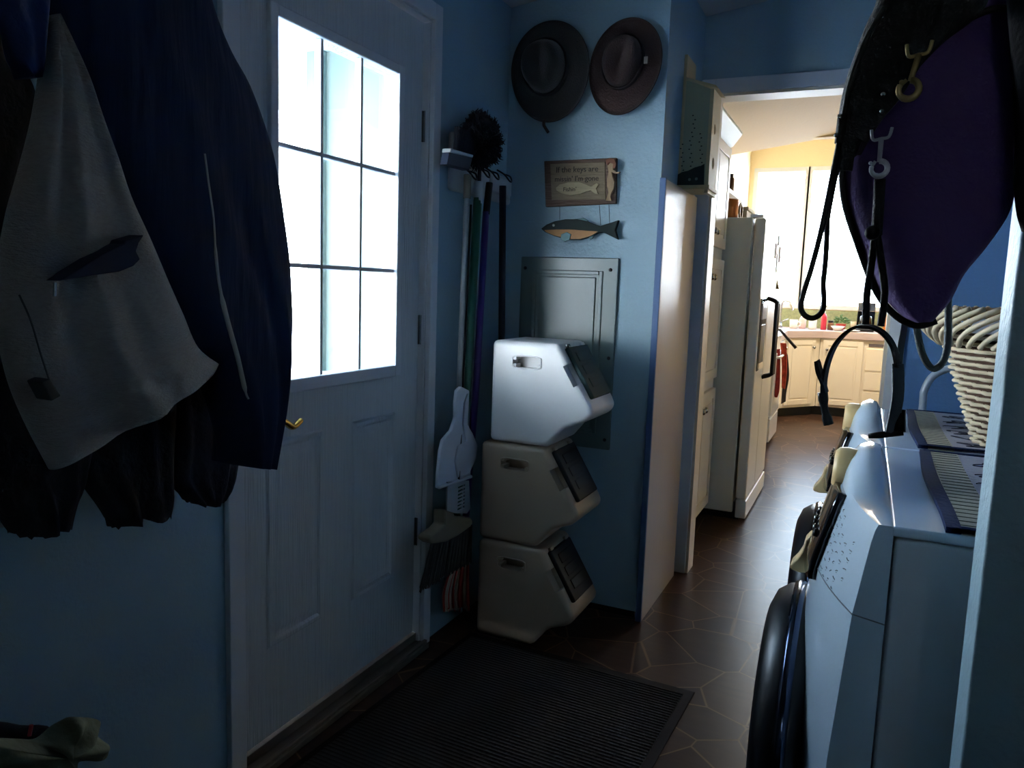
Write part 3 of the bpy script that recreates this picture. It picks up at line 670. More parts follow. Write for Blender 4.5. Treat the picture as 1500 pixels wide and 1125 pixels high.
# navy jacket nearest the door
t = coat('jacket', 'long navy blue jacket with a white drawcord, hanging nearest the door', 'jacket',
     [(95, -60), (92, 40), (110, 160), (150, 300), (230, 430), (320, 560), (352, 640), (361, 684)],
     [(300, -60), (322, 20), (345, 75), (375, 130), (405, 220), (421, 320), (428, 400), (426, 480), (412, 570), (389, 684)], -1.03, .07, M_navy, back=.45, folds=8, amp=.009, seed=3, taper_top=.7)
pts = [P(p, 'x', -.978) for p in [(300, 225), (306, 270), (313, 320), (316, 370), (322, 420), (332, 465), (346, 515), (352, 540), (360, 575), (364, 584)]]
obj('drawcord', tube(spl(pts, 4), [.0016]*12+[.0026]*6+[.0042]*14+[.002]*5, n=6), mat('white_cord', (170, 168, 160), .8), t, smooth=True)
# dark coats with gathered, frayed hems
coat('dark_coat', 'dark navy coat with a frayed gathered hem reaching the door casing', 'coat',
     [(215, 380), (240, 480), (255, 560), (262, 620), (266, 665), (264, 700), (278, 722), (300, 740)],
     [(330, 380), (345, 500), (352, 570), (357, 620), (362, 660), (360, 690), (352, 716), (330, 738)], -1.19, .04, M_dk, folds=8, amp=.01, seed=5, jag=.008)
coat('dark_coat', 'black coat with a pointed ragged hem, between two other dark coats', 'coat',
     [(60, 420), (90, 520), (118, 620), (132, 690), (145, 715), (168, 748), (184, 774)],
     [(250, 420), (262, 520), (268, 600), (268, 660), (268, 712), (264, 728), (258, 752)], -1.175, .045, M_dk2, folds=7, amp=.01, seed=6, jag=.008)
coat('dark_coat', 'black coat with a ragged hem, lowest and furthest left of the dark coats', 'coat',
     [(-60, 420), (-50, 520), (-40, 640), (-20, 700), (10, 745), (30, 770), (44, 788)],
     [(130, 420), (140, 520), (148, 640), (140, 700), (134, 722), (126, 740), (116, 772)], -1.15, .045, M_dk2, folds=7, amp=.01, seed=8, jag=.006)
coat('pale_cloth', 'pale grey cloth hem showing below the black coats at the left edge', 'cloth',
     [(-60, 600), (-60, 700), (-60, 786)], [(40, 600), (50, 700), (56, 764)], -1.26, .02, mat('pale_grey_cloth', (150, 152, 146), .9), folds=3, amp=.006, seed=9)
# grey fleece pullover
t = coat('pullover', 'heather grey fleece pullover with a gaping dark pocket and tilted hem', 'pullover',
     [(76, 25), (70, 60), (66, 110), (55, 180), (38, 250), (20, 320), (8, 400), (6, 470), (20, 550), (45, 615), (84, 690)],
     [(84, 20), (104, 60), (130, 115), (152, 170), (178, 230), (200, 290), (228, 350), (254, 410), (278, 462), (300, 510), (330, 534)], -.95, .035, M_grey, back=.4, folds=6, amp=.011, seed=21, skew=1.2, rows=60, n=72)
pk = [(86, 412), (118, 392), (150, 372), (182, 357), (184, 352), (212, 344), (204, 356), (200, 368), (206, 380), (196, 390), (176, 398), (140, 403)]
X6 = -.905
obj('pocket_opening', prism([P(p, 'x', X6) for p in pk], (-.03, 0, 0)), mat('navy_pocket_lining', (14, 26, 48), .9), t, bevel=.002)
obj('patch', prism([P(p, 'x', X6-.002) for p in ((61, 560), (74, 554), (90, 580), (76, 588))], (-.03, 0, 0)), mat('dark_patch', (40, 44, 42), .7), t, bevel=.002)
obj('zip_pull', tube([P((81, 414), 'x', X6), P((80, 434), 'x', X6)], .0022), M_steel, t)
obj('seam', tube(spl([P(p, 'x', X6-.006) for p in ((28, 432), (45, 470), (60, 520), (72, 556))], 5), .0012, n=5), mat('seam_thread', (60, 60, 60), .9), t)
# garments at the left edge
coat('shirt', 'mid-blue garment showing at the top left above the grey pullover', 'shirt',
     [(-30, -60), (-10, 0), (12, 30), (22, 60), (30, 90), (48, 112)], [(82, -60), (80, 0), (76, 24), (72, 60), (66, 95), (58, 114)], -.93, .02, M_blue, folds=3, amp=.008, seed=12, taper_top=.8)
coat('dark_coat', 'black coat at the upper left edge of the coat row', 'coat',
     [(-90, -60), (-90, 100), (-90, 250), (-90, 390)], [(10, -60), (24, 60), (58, 130), (60, 180), (42, 235), (26, 290), (18, 330), (26, 388)], -1.02, .03, M_dk2, folds=4, amp=.01, seed=14)
# coat rail
t = thing('coat_rail', 'wooden coat rail on the wall above the hanging coats', 'coat rail', (WX, .7, 1.9)); bpy.context.view_layer.update()
obj('board', box((WX, .2, 1.86), (WX+.02, 1.28, 1.95)), M_trim, t, bevel=.003)
for k in range(6):
    y = .32+k*.17; obj('hook', tube(spl([(WX+.02, y, 1.92), (WX+.09, y, 1.90), (WX+.12, y, 1.87), (WX+.15, y, 1.90)], 4), .006), M_steel, t, smooth=True)

# ============================================================ basket with cloth, lower left
BX = -1.13
t = thing('basket', 'dark round basket at the lower left under the coats', 'basket', (BX, .60, 0)); bpy.context.view_layer.update()
M_bask = mat('dark_wicker', (40, 32, 28), .8, bump=.8, bscale=60)
bm = lathe([(.09, 0), (.11, .02), (.122, .3), (.132, .54), (.135, .555), (.127, .555), (.12, .54), (.11, .05), (.08, .03)], (BX, .60, 0), n=36)
obj('basket_body', bm, M_bask, t, smooth=True)
pts = [Vector((BX+.134*math.cos(a), .60+.134*math.sin(a), .555+.004*math.sin(9*a))) for a in [2*math.pi*k/48 for k in range(48)]]
obj('rim', tube(pts, .012, closed=True, n=8), M_bask, t, smooth=True)
obj('red_thread', tube([P((46, 1062), 'x', BX), P((43, 1078), 'x', BX)], .003), mat('red_thread', (150, 40, 36), .8), t)
t = thing('olive_cloth', 'crumpled olive green cloth draped over the dark basket', 'cloth', (BX+.1, .74, .60)); bpy.context.view_layer.update()
bm = NB(); n = 40; rnd = random.Random(4); g = []
out = spl([P(p, 'x', BX+.17) for p in [(-60, 1090), (-20, 1080), (20, 1077), (52, 1078), (80, 1060), (94, 1043), (116, 1046), (140, 1056), (140, 1068), (142, 1080), (150, 1092), (140, 1104), (118, 1112), (98, 1130), (70, 1150), (30, 1190), (-40, 1200), (-80, 1140)]], 5, closed=True)
cen = sum(out, Vector())/len(out)
rings = []
for j, s in enumerate((1, 1.0, .93, .8, .62, .42, .22, .05)):
    rings.append([bm.verts.new(cen+(p-cen)*s+Vector((.0 if j == 0 else (.012+.028*math.sin(min(1, (1-s)*2.2)*1.5)+.009*math.sin(i*.26+j*.5)+.004*math.sin(i*.6-j*.4)), 0, .003*math.sin(i*.4+j*.5)))) for i, p in enumerate(out)])
for A, B in zip(rings, rings[1:]):
    for k in range(len(A)): bm.faces.new((A[k], A[(k+1) % len(A)], B[(k+1) % len(A)], B[k]))
bm.faces.new(rings[0][::-1]); bm.faces.new(rings[-1])
obj('cloth_body', bm, mat('olive_cloth', (96, 98, 76), .95, bump=.4, bscale=60, var=.2, vscale=8), t, smooth=True, sub=1)

# ============================================================ washer and dryer
M_shell = mat('washer_enamel_wall_reflection', (206, 224, 238), .16, coat=.4)  # white enamel, the blue walls' reflection tinted into its colour
M_side = mat('washer_side_enamel', (196, 202, 208), .38)
M_mark = mat('grey_legend_print', (92, 98, 108), .6)
def shell_x(u, z):
    prof = [(0, .0), (.10, -.0), (.549, 0), (.797, .017), (.93, .036), (.945, .042)]
    for (za, xa), (zb, xb) in zip(prof, prof[1:]):
        if za <= z <= zb: xx = xa+(xb-xa)*(z-za)/(zb-za); break
    else: xx = .042
    B = .075 if z < .8 else .075-.020*(z-.8)/.145
    return xx-B*(1-min(1, u*u))
def machine(y0, label, near):
    w = .686; yc = y0+w/2; t = thing('washing_machine' if not near else 'tumble_dryer', label, 'washing machine' if not near else 'dryer', (.4, yc, 0)); bpy.context.view_layer.update()
    obj('cabinet', box((.066, y0, .01), (.80, y0+w, .928)), M_side, t, bevel=.006)
    obj('top_cover', box((.060, y0-.001, .930), (.80, y0+w+.001, .946)), M_shell, t, bevel=.005, seg=3)
    bm = NB(); nz = [0.012, .1, .3, .45, .549, .65, .72, .797, .84, .88, .915, .935, .945]; ny = 25; rows = []
    for j in range(ny):
        u = -1+2*j/(ny-1); y = yc+u*w/2
        hump = .066*math.exp(-(abs(u)/.40)**2.6)
        row = [bm.verts.new((shell_x(u, z), y, z+(hump*.35 if z > .94 else 0))) for z in nz]
        xa = shell_x(u, .945); row += [bm.verts.new((xa+(.0615-xa)*f, y, .9455+hump*g)) for f, g in ((.10, .62), (.30, .90), (.52, 1.0), (.76, .93), (.92, .60))]+[bm.verts.new((.0635, y, .944)), bm.verts.new((.0635, y, .012))]
        rows.append(row)
    for A, B in zip(rows, rows[1:]):
        for k in range(len(A)): bm.faces.new((A[k], A[(k+1) % len(A)], B[(k+1) % len(A)], B[k]))
    bm.faces.new(rows[0]); bm.faces.new(rows[-1][::-1])
    sh_side = [(shell_x(-1, .797)+.001, y0-.0003, .797), (.0635, y0-.0003, .790)]
    sh = obj('front_panel', bm, M_shell, t); sh.data.polygons.foreach_set('use_smooth', [True]*len(sh.data.polygons)); sh.data.set_sharp_from_angle(angle=.7)
    obj('side_seam', tube(sh_side, .0011, n=5), MATS.get('groove_grey') or mat('groove_grey', (130, 138, 148), .4), sh)
    bm = NB(); ridge_rect(.20, .70, .12, .74, .012, y0-.0025, y0+.002, bm); obj('side_emboss', bm, M_side, t, bevel=.002)
    def on(u, z, off): return Vector((shell_x(u, z)-off, yc+u*w/2, z))
    # black console glass
    bm = NB(); G0 = []
    us = [-.44+.88*i/14 for i in range(15)]
    zs_ = [.775, .80, .83, .86, .89, .915, .938]
    for off in (.0005, .013):
        G0.append([[bm.verts.new(on(u, z-.012*(1-(u/.44)**2) if z < .79 else z, off)) for z in zs_] for u in us])
    for gi, g in enumerate(G0):
        for a, b in zip(g, g[1:]):
            for k in range(len(zs_)-1): bm.faces.new((a[k], a[k+1], b[k+1], b[k]))
    e0, e1 = G0
    per = lambda g: [g[i][0] for i in range(15)]+[g[14][k] for k in range(1, 7)]+[g[i][6] for i in range(13, -1, -1)]+[g[0][k] for k in range(5, 0, -1)]
    p0, p1 = per(e0), per(e1)
    for i in range(len(p0)): bm.faces.new((p0[i], p0[(i+1) % len(p0)], p1[(i+1) % len(p0)], p1[i]))
    cs = obj('console', bm, M_blk_gloss, t, smooth=True)
    for i in range(6):
        u = -.26+.10*i; q = on(u, .845, .013); obj('button', lathe([(.008, 0), (.008, .004), (.005, .006)], q, axis=(-1, 0, .1), n=12), M_steel if i % 2 else M_black, cs, smooth=True)
    q = on(0, .945, .0); kz = .962
    obj('knob', lathe([(.036, 0), (.040, .004), (.042, .05), (.040, .062), (.032, .070)], (.034, yc-.015, kz-.006), axis=(-1, 0, .05), n=32), M_beige, t, smooth=True)
    # round door
    dc = (shell_x(0, .43)+.03, yc, .43)
    dr = obj('door', lathe([(.262, -.0), (.268, .03), (.262, .055), (.245, .078), (.215, .09), (.17, .085), (.16, .07), (.08, .062), (.001, .06)], dc, axis=(-1, 0, 0), n=48), M_black, t, smooth=True)
    obj('door_ring', lathe([(.268, .022), (.2725, .035), (.268, .045), (.262, .04)], dc, axis=(-1, 0, 0), n=48), mat('dark_chrome', (70, 80, 100), .15, 1), dr, smooth=True)
    # latch handle over the door
    a = P((1157, 828), 'y', yc); 
    hx = shell_x(0, .75)
    hp_ = [(hx+.02, .812), (hx-.004, .820), (hx-.014, .806), (hx-.018, .785), (hx-.026, .768), (hx-.038, .752), (hx-.038, .742), (hx-.02, .738), (hx+.02, .742)]
    obj('door_handle', prism([(u, yc-.022, z) for u, z in hp_], (0, .044, 0)), M_beige, dr, bevel=.005, seg=3)
    obj('panel_groove', tube([on(-1+.0+i*.05, .797, .0003) for i in range(0, 14)], .0012, n=5), mat('groove_grey', (130, 138, 148), .4), sh)
    if near:
        rnd = random.Random(31); bm = NB()
        for col, (u0, n) in enumerate(((-.46, 6), (-.52, 9), (-.59, 9), (-.66, 8), (-.74, 8), (-.83, 5))):
            for k in range(n):
                z = .925-.016*k-.006*col-(0.02 if col in (3, 4) else 0)
                if z < .80: continue
                u1 = u0+rnd.uniform(.012, .04); z2 = z+rnd.uniform(-.004, .002)
                add_tube(bm, [on(u0, z, .0002), on((u0+u1)/2, z+rnd.uniform(-.001, .001), .0002), on(u1, z2, .0002)], .0009, n=4)
                if rnd.random() < .8: add_tube(bm, [on(u0+.004, z-.004, .0002), on(u0+.016, z-.005, .0002)], .0005, n=4)
        obj('legend_print', bm, M_mark, sh)['kind'] = 'stuff'
    return t
bin_y = 1.27
machine(bin_y, 'white front-loading dryer with a black round door, nearer of the two machines', True)
machine(bin_y+.70, 'white front-loading washer, farther of the two machines, under the wicker basket', False)
# indent on the near side of the dryer
# quilted runners on top
M_bord = mat('navy_mat_border', (22, 40, 78), .95, bump=.4, bscale=120, spec=.1); M_strp = mat('cream_green_stripe_cloth', (166, 166, 150), .9, bump=.3, bscale=100); M_lav = mat('lavender_grey_cloth', (158, 160, 176), .9, bump=.3, bscale=100); M_line = mat('dark_green_stripe', (66, 74, 66), .9); M_scr = mat('dark_script_print', (46, 48, 66), .9)
def runner(x0, y0, y1, label, seed):
    zt_ = .9465; t = thing('quilted_mat', label, 'mat', (.35, (y0+y1)/2, zt_), 'quilted mats on the machines'); bpy.context.view_layer.update()
    x1 = .68
    def strip(name, xa, xb, m, z):
        bm = NB(); n = 24; A = []
        for i in range(n+1):
            y = y0+(y1-y0)*i/n; wv = .004*math.sin(i*.26+seed); A.append((xa+wv, xb+wv*.6 if xb < .6 else xb, y))
        lo = [[bm.verts.new((a, y, z0q)) for z0q in (zt_, z)] for a, b, y in A]; hi = [[bm.verts.new((b, y, z0q)) for z0q in (zt_, z)] for a, b, y in A]
        for i in range(n):
            bm.faces.new((lo[i][1], lo[i+1][1], hi[i+1][1], hi[i][1])); bm.faces.new((lo[i][0], lo[i][1], lo[i+1][1], lo[i+1][0])[::-1]); bm.faces.new((hi[i][0], hi[i][1], hi[i+1][1], hi[i+1][0])); bm.faces.new((lo[i][0], lo[i+1][0], hi[i+1][0], hi[i][0]))
        for i in (0, n): bm.faces.new((lo[i][0], lo[i][1], hi[i][1], hi[i][0]))
        return obj(name, bm, m, t)
    strip('border', x0, x0+.022, M_bord, zt_+.009); strip('striped_band', x0+.020, x0+.075, M_strp, zt_+.008); strip('printed_field', x0+.072, x1, M_lav, zt_+.0075)
    obj('end_border', box((x0+.01, y0, zt_), (x1, y0+.014, zt_+.010)), M_bord, t, bevel=.002); obj('end_border', box((x0+.01, y1-.014, zt_), (x1, y1, zt_+.010)), M_bord, t, bevel=.002)
    bm = NB(); k = int((y1-y0)/.026)
    for i in range(1, k):
        y = y0+.026*i; add_box(bm, (x0+.022, y-.002, zt_+.0075), (x0+.073, y+.002, zt_+.0086))
    obj('stripe', bm, M_line, t)
    bm = NB(); rnd = random.Random(seed)
    yy = y0+.06; rowi = 0
    while yy < y1-.05:
        xx = x0+.10
        while xx < x1-.06:
            pts = []; L_ = rnd.uniform(.05, .09)
            k1, k2 = rnd.uniform(11, 20), rnd.uniform(9, 15)
            for q in range(30):
                a = q/29; pts.append((xx+a*L_*.6+.020*math.cos(a*k1+rowi), yy+.020*math.sin(a*k2)+.012*math.sin(a*5+rowi), zt_+.0080))
            add_tube(bm, pts, .0013, n=4); xx += L_+.035
        yy += .095; rowi += 1
    obj('script_print', bm, M_scr, t)['kind'] = 'stuff'
runner(.128, 1.275, 1.93, 'quilted mat with striped band and script on the dryer, nearer of two', 1)
runner(.128, 1.99, 2.63, 'quilted mat with script print on the washer, beneath the wicker basket', 2)

# ---- wicker basket with plastic bag
bc = Vector((.372, 2.10, .956)); M_wick = mat('cream_wicker', (206, 190, 160), .7, var=.12, vscale=30); M_wickd = mat('brown_wicker_gap', (70, 46, 32), .9)
t = thing('wicker_basket', 'tall cream wicker basket with a flared braided rim on the washer', 'basket', bc); bpy.context.view_layer.update()
def br(h): return .112+.36*h if h < .28 else .112+.36*.28
bh = .262
bm = lathe([(.09, 0), (br(0)-.004, .002), (br(bh)-.006, bh), (br(bh)-.012, bh), (br(0)-.012, .01)], bc, n=40); obj('basket_lining', bm, M_wickd, t, smooth=True)
bm = NB(); nst = 20; rows = 17
for r in range(rows):
    h = .006+bh*r/rows; pts = []
    for k in range(nst*2):
        a = math.pi*k/nst; off = .0078*(1 if (k % 2) ^ (r % 2) else -1)
        pts.append(bc+Vector((math.cos(a)*(br(h)+off), math.sin(a)*(br(h)+off), h)))
    add_tube(bm, spl(pts, 2, closed=True), .0048, n=6, closed=True)
obj('weave', bm, M_wick, t, smooth=True)
bm = NB()
for k in range(46):
    a = 2*math.pi*k/46; pts = []
    for s in (0, .2, .4, .6, .8, 1):
        aa = a+s*.62; rr = br(bh)+.004+.036*math.sin(s*math.pi*.9)*1.0+ .012*s; zz = bh-.030+.085*s
        pts.append(bc+Vector((math.cos(aa)*rr, math.sin(aa)*rr, zz)))
    add_tube(bm, spl(pts, 3), .0062, n=6)
obj('braided_rim', bm, M_wick, t, smooth=True)
bm = NB(); 
for k in range(3):
    pts = [bc+Vector((math.cos(a)*(br(bh)-.006+.006*math.sin(14*a+k*2.1)), math.sin(a)*(br(bh)-.006+.006*math.sin(14*a+k*2.1)), bh+.045+.006*math.cos(14*a+k*2.1))) for a in [2*math.pi*i/90 for i in range(90)]]
    add_tube(bm, pts, .007, n=6, closed=True)
obj('rim_coil', bm, mat('tan_wicker', (150, 118, 84), .8), t, smooth=True)
pb = thing('plastic_bag', 'crumpled clear-white plastic bag inside the wicker basket', 'plastic bag', bc+Vector((0, 0, .20))); bpy.context.view_layer.update()
bm = NB(); bmesh.ops.create_icosphere(bm, subdivisions=4, radius=1); rnd = random.Random(6)
from mathutils import noise
for v in bm.verts:
    n_ = noise.noise(v.co*2.2)*.22+noise.noise(v.co*6)*.10; d = v.co.normalized()*(1+n_); v.co = Vector((d.x*.150, d.y*.150, d.z*.075))+bc+Vector((0, 0, .245))
obj('bag_film', bm, mat('white_film', (206, 214, 228), .25, spec=.7), pb, smooth=True)
# ---- tubular frame behind the washer
t = thing('tubular_frame', 'grey metal tubular frame with a curved top standing behind the washer', 'metal frame', (.4, 3.0, 0)); bpy.context.view_layer.update()
M_tub = mat('grey_tube_enamel', (150, 162, 172), .3, spec=.6)
yy = 2.98
q0 = P((1351, 600), 'y', yy); q1 = P((1354, 572), 'y', yy); q2 = P((1368, 550), 'y', yy); q3 = P((1396, 539), 'y', yy)
bm = tube(spl([Vector((q0.x-.01, yy, .012)), Vector((q0.x, yy, .5)), q0, q1, q2, q3, q3+Vector((.10, 0, .012)), q3+Vector((.19, 0, 0)), q3+Vector((.235, 0, -.06)), Vector((q3.x+.245, yy, .5)), Vector((q3.x+.25, yy, .012))], 6), .0125)
obj('front_tube', bm, M_tub, t, smooth=True)
obj('cross_bar', tube([(q0.x, yy, .45), (q3.x+.245, yy, .45)], .01), M_tub, t, smooth=True)
obj('rear_leg', tube([(q0.x, yy+.02, .8), (q0.x, yy+.30, .012)], .011), M_tub, t, smooth=True); obj('rear_leg', tube([(q3.x+.245, yy+.02, .8), (q3.x+.25, yy+.30, .012)], .011), M_tub, t, smooth=True)

# ============================================================ dog gear hanging at the partition end
Yg = 1.085
M_purp = mat('purple_fabric', (84, 62, 120), .8, bump=.3, bscale=200); M_pipe = mat('black_piping', (12, 12, 14), .6); M_web = mat('black_webbing', (14, 15, 17), .6, bump=.4, bscale=300)
t = thing('dog_coat', 'purple dog coat with black piping hanging at the end of the partition wall', 'dog coat', P((1360, 60), 'y', Yg)); bpy.context.view_layer.update()
drape('body', [(1405, -20), (1340, 60), (1300, 120), (1262, 170), (1240, 230), (1240, 290), (1262, 360), (1288, 425), (1318, 460), (1340, 472)], [(1490, -20), (1488, 60), (1490, 130), (1494, 200), (1490, 260), (1478, 312), (1445, 362), (1412, 402), (1392, 440), (1366, 470)], 'y', Yg, .035, M_purp, t, folds=2.4, amp=.010, seed=44, taper_top=.6)
pp = [(1300, 116), (1262, 168), (1237, 225), (1236, 290), (1258, 362), (1284, 428), (1314, 464), (1345, 477), (1372, 470)]
obj('piping', tube(spl([P(p, 'y', Yg-.006) for p in pp], 5), .0042, n=8), M_pipe, t, smooth=True)
obj('collar_piping', tube(spl([P(p, 'y', Yg-.03) for p in ((1400, 40), (1430, 22), (1462, 12), (1492, 16))], 5), .004, n=8), M_pipe, t, smooth=True)
# black harness / bundle of straps above and left of the purple coat
t = thing('dog_harness', 'black webbing dog harness hanging in front of the purple dog coat', 'dog harness', P((1330, 30), 'y', Yg-.05)); bpy.context.view_layer.update()
drape('chest_pad', [(1290, -60), (1284, 0), (1266, 42), (1250, 85), (1237, 125), (1229, 165), (1228, 205), (1240, 228)], [(1452, -60), (1448, 0), (1425, 30), (1385, 60), (1350, 95), (1322, 130), (1296, 165), (1262, 225)], 'y', Yg-.045, .018, M_web, t, folds=3, amp=.006, seed=50, taper_top=1)
obj('neck_strap', tube(spl([P(p, 'y', Yg-.07) for p in ((1360, -20), (1350, 40), (1336, 90), (1300, 128), (1268, 165), (1246, 205), (1238, 250))], 5), .004, flat=((1, 0, .4), .016, .004)), M_web, t)
obj('side_strap', tube(spl([P(p, 'y', Yg-.075) for p in ((1400, -20), (1380, 40), (1345, 85), (1310, 140), (1285, 170), (1262, 205))], 5), .004, flat=((1, 0, .4), .014, .004)), M_web, t)
for px in ((1230, 172), (1225, 198), (1294, 138), (1292, 163)):
    obj('rivet', lathe([(.0028, 0), (.0026, .0015), (.001, .0025)], P(px, 'y', Yg-.083), axis=(0, -1, 0), n=10), M_steel, t, smooth=True)
o = t
t = thing('black_coat', 'black garment hanging at the far right edge in front of the partition wall', 'coat', P((1500, 100), 'y', 1.03)); bpy.context.view_layer.update()
drape('body', [(1470, -60), (1478, 40), (1484, 120), (1487, 200), (1485, 260), (1489, 310), (1497, 338)], [(1620, -60), (1620, 40), (1620, 120), (1620, 200), (1615, 260), (1600, 310), (1560, 345)], 'y', 1.03, .03, M_dk2, t, folds=3, amp=.008, seed=61, taper_top=1)
# leash with a long loop, far left
t = thing('leash', 'thin dark leash with a long hanging loop, leftmost of the dog gear', 'leash', P((1240, 180), 'y', Yg-.06)); bpy.context.view_layer.update()
lp = [(1296, 10), (1268, 60), (1246, 120), (1236, 170), (1228, 215), (1217, 270), (1209, 310), (1200, 350), (1188, 395), (1177, 430), (1173, 450), (1179, 462), (1191, 466), (1203, 458), (1207, 442), (1206, 415), (1209, 385), (1211, 350), (1212, 320), (1220, 275), (1230, 230), (1240, 175), (1256, 110)]
Mgl = mat('dark_green_cord', (34, 40, 32), .5, bump=.3, bscale=200)
obj('cord', tube(spl([P(p, 'y', Yg-.06+(.006 if i > 13 else 0)) for i, p in enumerate(lp)], 5), .0034, n=8), Mgl, t, smooth=True)
obj('wrap', tube([P((1236, 168), 'y', Yg-.058), P((1231, 210), 'y', Yg-.058)], .007, n=10), M_web, t, smooth=True)
def snap_hook(label, pts, m, y, s=1.0):
    (ex, ey), (sx_, sy_), (hx_, hy_) = pts
    t = thing('snap_hook', label, 'snap hook', P((sx_, sy_), 'y', y), 'snap hooks among the dog gear'); bpy.context.view_layer.update()
    E_, S_, H_ = P((ex, ey), 'y', y), P((sx_, sy_), 'y', y), P((hx_, hy_), 'y', y)
    obj('swivel', tube(spl([E_+Vector((.012, 0, .014))*s, E_+Vector((.009, 0, .002))*s, E_, E_+Vector((-.010, 0, -.001))*s, E_+Vector((-.013, 0, .012))*s], 4), .0021*s, n=8), m, t, smooth=True)
    obj('shank', tube([E_, S_+(H_-S_)*.1], [.0035*s, .003*s], n=10), m, t, smooth=True)
    r = (H_-S_).length; c = H_; a0 = math.atan2((S_-c).z, (S_-c).x)
    pts_ = [c+Vector((math.cos(a0-a), 0, math.sin(a0-a)))*r for a in [i*.32 for i in range(17)]]
    obj('hook', tube(pts_, [.0038*s]*12+[.0032*s]*5, n=10), m, t, smooth=True)
    obj('gate', tube([S_+Vector((-.004, -.001, 0)), c+Vector((math.cos(a0+1.25), 0, math.sin(a0+1.25)))*r], .0022*s, n=8), m, t, smooth=True)
    obj('thumb_stud', add_ball(NB(), S_+Vector((-.009, -.001, -.002)), .0026*s, n=8), m, t, smooth=True)
M_brass2 = mat('aged_brass', (196, 170, 110), .35, .55); M_steel2 = mat('bright_steel', (200, 204, 210), .3, .55)
snap_hook('large brass-coloured snap hook hanging over the purple dog coat', [((1346, 80)), (1334, 117), (1331, 131)], M_brass2, Yg-.085, 1.0)
snap_hook('smaller chrome snap hook above the black cord, lower of the two snap hooks', [((1291, 203)), (1288, 236), (1288, 247)], M_steel2, Yg-.085, .85)
# strap with ball going down to the collar
t = thing('tie_cord', 'black cord with a round toggle hanging from the chrome snap hook', 'cord', P((1290, 270), 'y', Yg-.07)); bpy.context.view_layer.update()
obj('upper_cord', tube([P((1289, 262), 'y', Yg-.075), P((1287, 300), 'y', Yg-.07), P((1284, 345), 'y', Yg-.07)], .0065, n=10), M_web, t, smooth=True)
obj('left_strand', tube(spl([P(p, 'y', Yg-.07) for p in ((1282, 340), (1276, 390), (1270, 430), (1268, 475))], 5), .0042, n=8), M_web, t, smooth=True)
obj('right_strand', tube(spl([P(p, 'y', Yg-.07) for p in ((1284, 340), (1292, 390), (1296, 430), (1290, 478))], 5), .0042, n=8), M_web, t, smooth=True)
obj('toggle', add_ball(NB(), P((1278, 341), 'y', Yg-.078), .0085, n=16), M_black, t, smooth=True)
# collar
t = thing('dog_collar', 'black dog collar hanging open as a loop above the washer', 'dog collar', P((1270, 478), 'y', Yg-.07)); bpy.context.view_layer.update()
cl = [(1207, 590), (1207, 560), (1213, 530), (1224, 505), (1240, 487), (1258, 478), (1280, 480), (1298, 492), (1310, 512), (1315, 540), (1315, 580), (1309, 615), (1305, 634)]
bm = NB(); pts = spl([P(p, 'y', Yg-.07-(.012 if i > 8 else 0)) for i, p in enumerate(cl)], 5)
add_tube(bm, pts[:46], .002, flat=((.25, 1, .1), .016, .0035)); obj('strap', bm, M_web, t)
obj('wide_strap', tube(pts[44:], .002, flat=((1, .35, 0), .013, .0035)), mat('grey_webbing', (66, 80, 92), .5, bump=.3, bscale=300), t)
obj('strap_tail', tube(spl([P(p, 'y', Yg-.075) for p in ((1204, 553), (1197, 528), (1199, 545), (1206, 562), (1210, 575))], 4), .002, flat=((.3, 1, 0), .012, .003)), M_web, t)
obj('buckle', tube(spl([P(p, 'y', Yg-.07) for p in ((1205, 575), (1208, 600), (1214, 622))], 4), [.006]*3+[.0045]*3+[.006]*3, n=8), M_black, t, smooth=True)
bm = NB(); add_tube(bm, [P((1272, 639), 'y', Yg-.08), P((1290, 637), 'y', Yg-.08), P((1323, 633), 'y', Yg-.08)], [.003, .0042, .0042], n=8); add_tube(bm, [P((1317, 632), 'y', Yg-.08), P((1319, 600), 'y', Yg-.075)], [.007, .006], n=8); obj('clasp', bm, M_black, t, smooth=True)
# grey-green rope loop
t = thing('rope_leash', 'smooth grey rope leash with a rounded loop below the purple dog coat', 'leash', P((1345, 400), 'y', Yg+.02)); bpy.context.view_layer.update()
rp = [(1341, 380), (1340, 440), (1343, 480), (1349, 512), (1358, 532), (1368, 540), (1380, 532), (1387, 512), (1389, 480), (1389, 440), (1386, 380)]
M_rope = mat('grey_green_rope', (92, 104, 104), .55, bump=.3, bscale=250)
obj('rope', tube(spl([P(p, 'y', Yg+.045) for p in rp], 5), .0046, n=10), M_rope, t, smooth=True)
t = thing('thin_strap', 'thin grey strap hanging straight down behind the black collar', 'strap', P((1322, 440), 'y', Yg+.04)); bpy.context.view_layer.update()
obj('strap', tube(spl([P(p, 'y', Yg+.045) for p in ((1332, 400), (1326, 470), (1318, 520), (1313, 600))], 5), .002, flat=((1, .2, 0), .008, .002)), M_rope, t)
# hook bracket at the end of the partition carrying all of it
t = thing('wall_hook', 'steel hook bracket on the end of the partition wall', 'hook', (PX, 1.12, 1.72)); bpy.context.view_layer.update()
obj('bracket_arm', tube([(PX-.001, 1.10, 1.70), (-.02, 1.06, 1.70), (-.02, .98, 1.70)], .008), M_steel, t, smooth=True)
obj('bracket_plate', box((PX-.006, 1.105, 1.66), (PX, 1.18, 1.74)), M_steel, t, bevel=.002)

